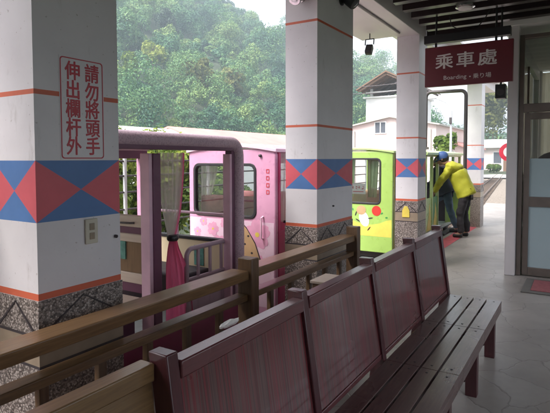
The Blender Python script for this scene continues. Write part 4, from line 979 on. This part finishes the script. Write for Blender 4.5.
for i, (x, y, h) in enumerate(((6.4, 9.2, 2.3), (8.0, 9.6, 2.1), (9.7, 9.4, 2.2))):
    t = thing('leafy_bush', ['tall green bush behind the first bushes, left end', 'tall green bush in the middle of the rear row', 'tall green bush at the right of the rear row'][i], 'bush', (x, y, -.3), 'tall bushes in front of the sheds')
    mb = MB()
    for k in range(5): mb.tube([(x, y, -.34), (x+math.cos(k*1.26)*.2, y+math.sin(k*1.26)*.2, .6), (x+math.cos(k*1.26)*.5, y+math.sin(k*1.26)*.5, h-.5)], [.03, .02, .008], 6)
    mb.build('stems', 'trunk', t)
    leaves('crown', [(x, y, h*.45, 1.05, .8, h*.6, 3800, .07), (x+.2, y, h*.75, .7, .6, .6, 1500, .065)], 'leaf_bright', 60+i, t)
def house(name, label, x0, x1, y0, y1, z0, ze, zr, wall_m, roof_m, ridge='x', over=.3, group=None, flat=False):
    t = thing(name, label, 'building', ((x0+x1)/2, (y0+y1)/2, z0), group)
    mb = MB()
    if ridge == 'x':
        ym = (y0+y1)/2; mb.prism((x1, 0, 0), (0, 1, 0), (0, 0, 1), [(y0, z0), (y1, z0), (y1, ze), (ym, zr), (y0, ze)], -(x1-x0))
    else:
        xm = (x0+x1)/2; mb.prism((0, y0, 0), (1, 0, 0), (0, 0, 1), [(x0, z0), (x1, z0), (x1, ze), (xm, zr), (x0, ze)], -(y1-y0))
    mb.build('wall', wall_m, t)
    mb = MB(); th = .09
    if ridge == 'x':
        s = (zr-ze)/(ym-y0); p = [(y0-over, ze-s*over+.01), (ym, zr+.01), (y1+over, ze-s*over+.01)]
        mb.prism((x1+over, 0, 0), (0, 1, 0), (0, 0, 1), p+[(a, b+th) for a, b in p[::-1]], -(x1-x0+2*over))
    else:
        s = (zr-ze)/(xm-x0); p = [(x0-over, ze-s*over+.01), (xm, zr+.01), (x1+over, ze-s*over+.01)]
        mb.prism((0, y0-over, 0), (1, 0, 0), (0, 0, 1), p+[(a, b+th) for a, b in p[::-1]], -(y1-y0+2*over))
    mb.build('roof', roof_m, t); return t
def window(t, face, a0, a1, z0, z1, pos, panes=2):
    """window on an x = pos ('x') or y = pos ('y') wall facing the platform"""
    P = (lambda a, d, z: (pos-d, a, z)) if face == 'x' else (lambda a, d, z: (a, pos-d, z))
    def bx(mb, b0, b1, d0, d1, c0, c1):
        p, q = P(b0, d0, c0), P(b1, d1, c1); mb.box(min(p[0], q[0]), max(p[0], q[0]), min(p[1], q[1]), max(p[1], q[1]), c0, c1)
    w = (a1-a0); m = MB(); f = .05
    bx(m, a0-f, a1+f, .0, .06, z1, z1+f); bx(m, a0-f, a1+f, .0, .06, z0-f, z0); bx(m, a0-f, a0, .0, .06, z0, z1); bx(m, a1, a1+f, .0, .06, z0, z1)
    for k in range(1, panes): bx(m, a0+w*k/panes-.03, a0+w*k/panes+.03, .0, .05, z0, z1)
    o = m.build('window', 'house_white', t); m = MB(); bx(m, a0, a1, .005, .02, z0, z1); m.build('pane', 'win_dark', o); return o
M['win_dark'] = plain('dark_window_pane', (.10, .11, .13), .15)
h = house('gabled_house', 'pale pink gabled house with one small two pane window, beyond the green car', 30, 40, 7.4, 12.9, -.4, 3.45, 3.98, 'house', 'eave', 'x', .25)
window(h, 'x', 10.45, 11.12, 3.05, 3.70, 30); window(h, 'x', 8.0, 9.2, .8, 2.2, 30)
MB().box(29.7, 30, 9.0, 9.7, 2.3, 2.75).build('air_conditioner', 'lamp_grey', h, .02)
MB().tube([(29.93, 12.5, 3.2), (29.93, 12.5, -.3)], .05, 8).tube([(29.93, 7.7, 3.2), (29.93, 7.7, -.3)], .05, 8).build('downpipe', 'eave', h)
for k, z in enumerate((5.2, 5.6)):
    tag(MB().tube([(26+i/14, 12.7-4.3*i/14, z-.12*math.sin(math.pi*i/14)) for i in range(15)], .02, 6).build('power_line', 'dark_steel'), ['lower thin power line sagging past the gabled house', 'upper thin power line sagging past the gabled house'][k], 'power line', 'power lines by the gabled house')
for k, (x, y) in enumerate(((26, 12.7), (27, 8.4))):
    u_ = thing('utility_pole', ['slim grey utility pole at the left in front of the gabled house', 'slim grey utility pole at the right in front of the gabled house'][k], 'pole', (x, y, -.3), 'utility poles')
    MB().tube([(x, y, -.3), (x, y, 6.1)], [.11, .08], 10).build('pole', 'lamp_grey', u_); MB().box(x-.05, x+.05, y-.5, y+.5, 5.55, 5.65).build('cross_arm', 'dark_steel', u_)
wt_ = thing('white_annex', 'plain white upper block rising behind the gabled house', 'building', (43, 15, 0))
MB().box(41, 46, 11.8, 16.05, -.4, 6.6).build('wall', 'house_white', wt_); MB().box(40.8, 46.2, 11.6, 16.25, 6.605, 6.72).build('roof', 'house_white', wt_)
MB().box(41.2, 42, 16.06, 17.4, 3.4, 3.8).build('ledge', 'house_white', wt_)
pv = thing('roof_pavilion', 'brown timber pavilion roof on posts over the white block', 'pavilion', (43.5, 14, 6.72))
MB().prism((39.6, 0, 0), (0, 1, 0), (0, 0, 1), [(11.2, 7.2), (13.84, 8.5), (16.4, 7.15), (16.4, 7.25), (13.84, 8.62), (11.2, 7.3)], 7.4).build('roof', 'brown_wood', pv)
for k in range(8): MB().beam((39.8+k*.95, 11.3, 7.13), (39.8+k*.95, 13.8, 8.37), .1, .16).build('rafter', 'brown_wood', pv); MB().beam((39.8+k*.95, 13.88, 8.37), (39.8+k*.95, 16.3, 7.09), .1, .16).build('rafter', 'brown_wood', pv)
for x in (41.4, 45.6):
    for y in (12.1, 15.7): MB().box(x-.1, x+.1, y-.1, y+.1, 6.725, 7.45).build('post', 'house_white', pv)
MB().box(40.9, 41.05, 11.8, 16.05, 7.05, 7.15).build('railing', 'house_white', pv)

h = house('long_shed', 'long low shed with weathered red metal roof behind the pink car', 17.6, 29, 14, 19, -.4, 2.1, 2.9, 'house_white', 'rust_roof', 'x', .35)
for k in range(4): window(h, 'y', 18.5+k*2.6, 19.7+k*2.6, .7, 1.6, 14)
h = house('white_shed', 'white gabled outbuilding to the left of the red roofed shed', 13.4, 17.0, 14.5, 18, -.4, 2.1, 2.75, 'house_white', 'house_white', 'x', .2)
window(h, 'y', 14.4, 15.6, .7, 1.6, 14.5)
h = house('shop_building', 'low white roofed shop front at the end of the tracks, right of the last column', 60, 70, 6.4, 13.4, -.3, 2.7, 3.6, 'house', 'house_white', 'y', .6)
window(h, 'x', 7.7, 8.5, .9, 2.1, 60, 1); window(h, 'x', 10.6, 12.0, .9, 2.0, 60)
MB().box(59.97, 59.999, 6.7, 7.5, -.3, 2.1).build('door', 'brown_wood', h)
h = house('roadside_house', 'pinkish brown house behind the lamp post and bush', 34, 40, 6.6, 10.8, -.4, 2.2, 3.0, 'house', 'rust_roof', 'x', .35)
window(h, 'x', 7.2, 8.2, .9, 1.9, 34)
lp = thing('lamp_post', 'slim grey street lamp with one curved arm beyond the arch', 'street lamp', (20, 4.37, -.3))
MB().tube([(20, 4.37, -.3), (20, 4.37, 1.8), (20, 4.37, 3.3)], [.06, .05, .035], 12).build('pole', 'lamp_grey', lp)
MB().tube([(20, 4.37, 3.28), (20, 4.42, 3.5), (20, 4.6, 3.66), (20, 4.95, 3.82)], .022, 10).build('arm', 'lamp_grey', lp)
MB().box(19.93, 20.07, 4.93, 5.25, 3.80, 3.87).build('lamp_head', 'lamp_grey', lp, .02)
MB().box(19.9, 19.96, 4.33, 4.42, 2.8, 3.05).build('control_box', 'dark_steel', lp, .01)
tree('small_tree', 'small fresh green tree growing beside the lamp post', 'tree', (22.5, 5.15, -.3), 3.0, (.6, .6, .65), 'leaf_bright', 1500, .09, 71, None, .06)
tree('broadleaf_tree', 'tall yellowish green tree rising behind the low shop front', 'tree', (74, 10.6, -.3), 13.4, (3.6, 3.6, 4.6), 'leaf_olive', 5200, .27, 72)
tree('broadleaf_tree', 'darker green tree at the right of the yellowish one, mostly behind the room pillar', 'tree', (78, 6.4, -.3), 12.2, (3.6, 3.6, 4.4), 'leaf_olive', 4200, .28, 73)
pp = thing('low_shrub', 'low rounded shrub in front of the far shop window', 'plant', (57, 8.0, -.3))
MB().tube([(57, 8.0, -.34), (57, 8.05, .3), (57.1, 8.1, .9)], [.06, .04, .02], 8).build('stem', 'trunk', pp)
leaves('foliage', [(57, 8.0, .55, 1.0, 1.0, .85, 1400, .14)], 'leaf_bright', 77, pp)
struct(MB().add([(46, 2.5, -.19), (60, 2.5, -.19), (60, 15, -.19), (46, 15, -.19)], [(0, 1, 2, 3)]).build('forecourt', 'concrete'))
rs = thing('round_sign', 'round red bordered sign on a post, half hidden by the white pillar', 'sign', (14, 1.62, 0))
MB().tube([(14.03, 1.62, 0), (14.03, 1.62, 1.9)], .03, 10).build('post', 'lamp_grey', rs)
MB().lathe((14.0, 1.62, 1.645), (-1, 0, 0), [(.235, -.004), (.235, .002), (.225, .004), (.004, .0042)], 36).build('disc', 'ring_red', rs)
MB().lathe((13.9955, 1.62, 1.645), (-1, 0, 0), [(.135, 0), (.135, .002), (.004, .0022)], 32).build('white_centre', 'letter_white', rs)
ag = thing('tube_arch', 'dark steel tube arch with rounded corners standing by the farthest column', 'arch', (10.2, 2.35, 0))
pts = [(10.2, 1.955, .001), (10.2, 1.955, 2.70)]+[(10.2, 2.055-.10*math.cos(R(a)), 2.70+.10*math.sin(R(a))) for a in range(15, 91, 15)]+[(10.2, 2.62+.10*math.sin(R(a)), 2.71+.10*math.cos(R(a))) for a in range(0, 91, 15)]+[(10.2, 2.72, 1.72)]
MB().tube(pts, .035, 12).build('tube', 'dark_steel', ag)
MB().box(10.17, 10.23, 2.66, 2.78, 1.67, 1.72).build('foot_plate', 'dark_steel', ag)
# trees one can tell apart on the hillside
def on_hill(a, e):
    r = 50
    while r < 170 and hill_z(r, a) < 1.5+e*r: r += .5
    return (r*math.cos(R(a)), r*math.sin(R(a)), hill_z(r, a)-.3)
for k, (a, e, s, mt, lab) in enumerate(((43.5, .225, 2.5, 'leaf_dark', 'dark rounded tree standing out high on the wooded hillside'), (45.2, .165, 2.2, 'leaf_bright', 'bright yellow green tree at the left of the hillside'),
        (40.2, .12, 2.6, 'leaf_olive', 'olive crowned tree in the middle of the hillside'), (36.5, .11, 2.4, 'leaf_olive', 'pale olive tree low on the hillside left of the wide column'), (48.2, .13, 2.2, 'leaf_bright', 'light green tree beside the edge of the nearest column'))):
    b = on_hill(a, e); tree('hillside_tree', lab, 'tree', b, s*2.6, (s, s, s*1.15), mt, 1500, .30, 90+k, 'trees standing out on the hill', .2)

# ------------------------------------------------------------------ valley air
hz = MB().box(-405, 405, -405, 405, -1.4, 105).build('haze', 'soil'); struct(hz, 'stuff')
hm = bpy.data.materials.new('haze_air'); hm.use_nodes = True; nt = hm.node_tree
for n in list(nt.nodes): nt.nodes.remove(n)
ho = nt.nodes.new('ShaderNodeOutputMaterial'); hv = nt.nodes.new('ShaderNodeVolumePrincipled')
hv.inputs['Color'].default_value = (.72, .89, 1.0, 1); hv.inputs['Density'].default_value = .003; hv.inputs['Anisotropy'].default_value = .2
nt.links.new(hv.outputs[0], ho.inputs['Volume']); hz.data.materials.clear(); hz.data.materials.append(hm)
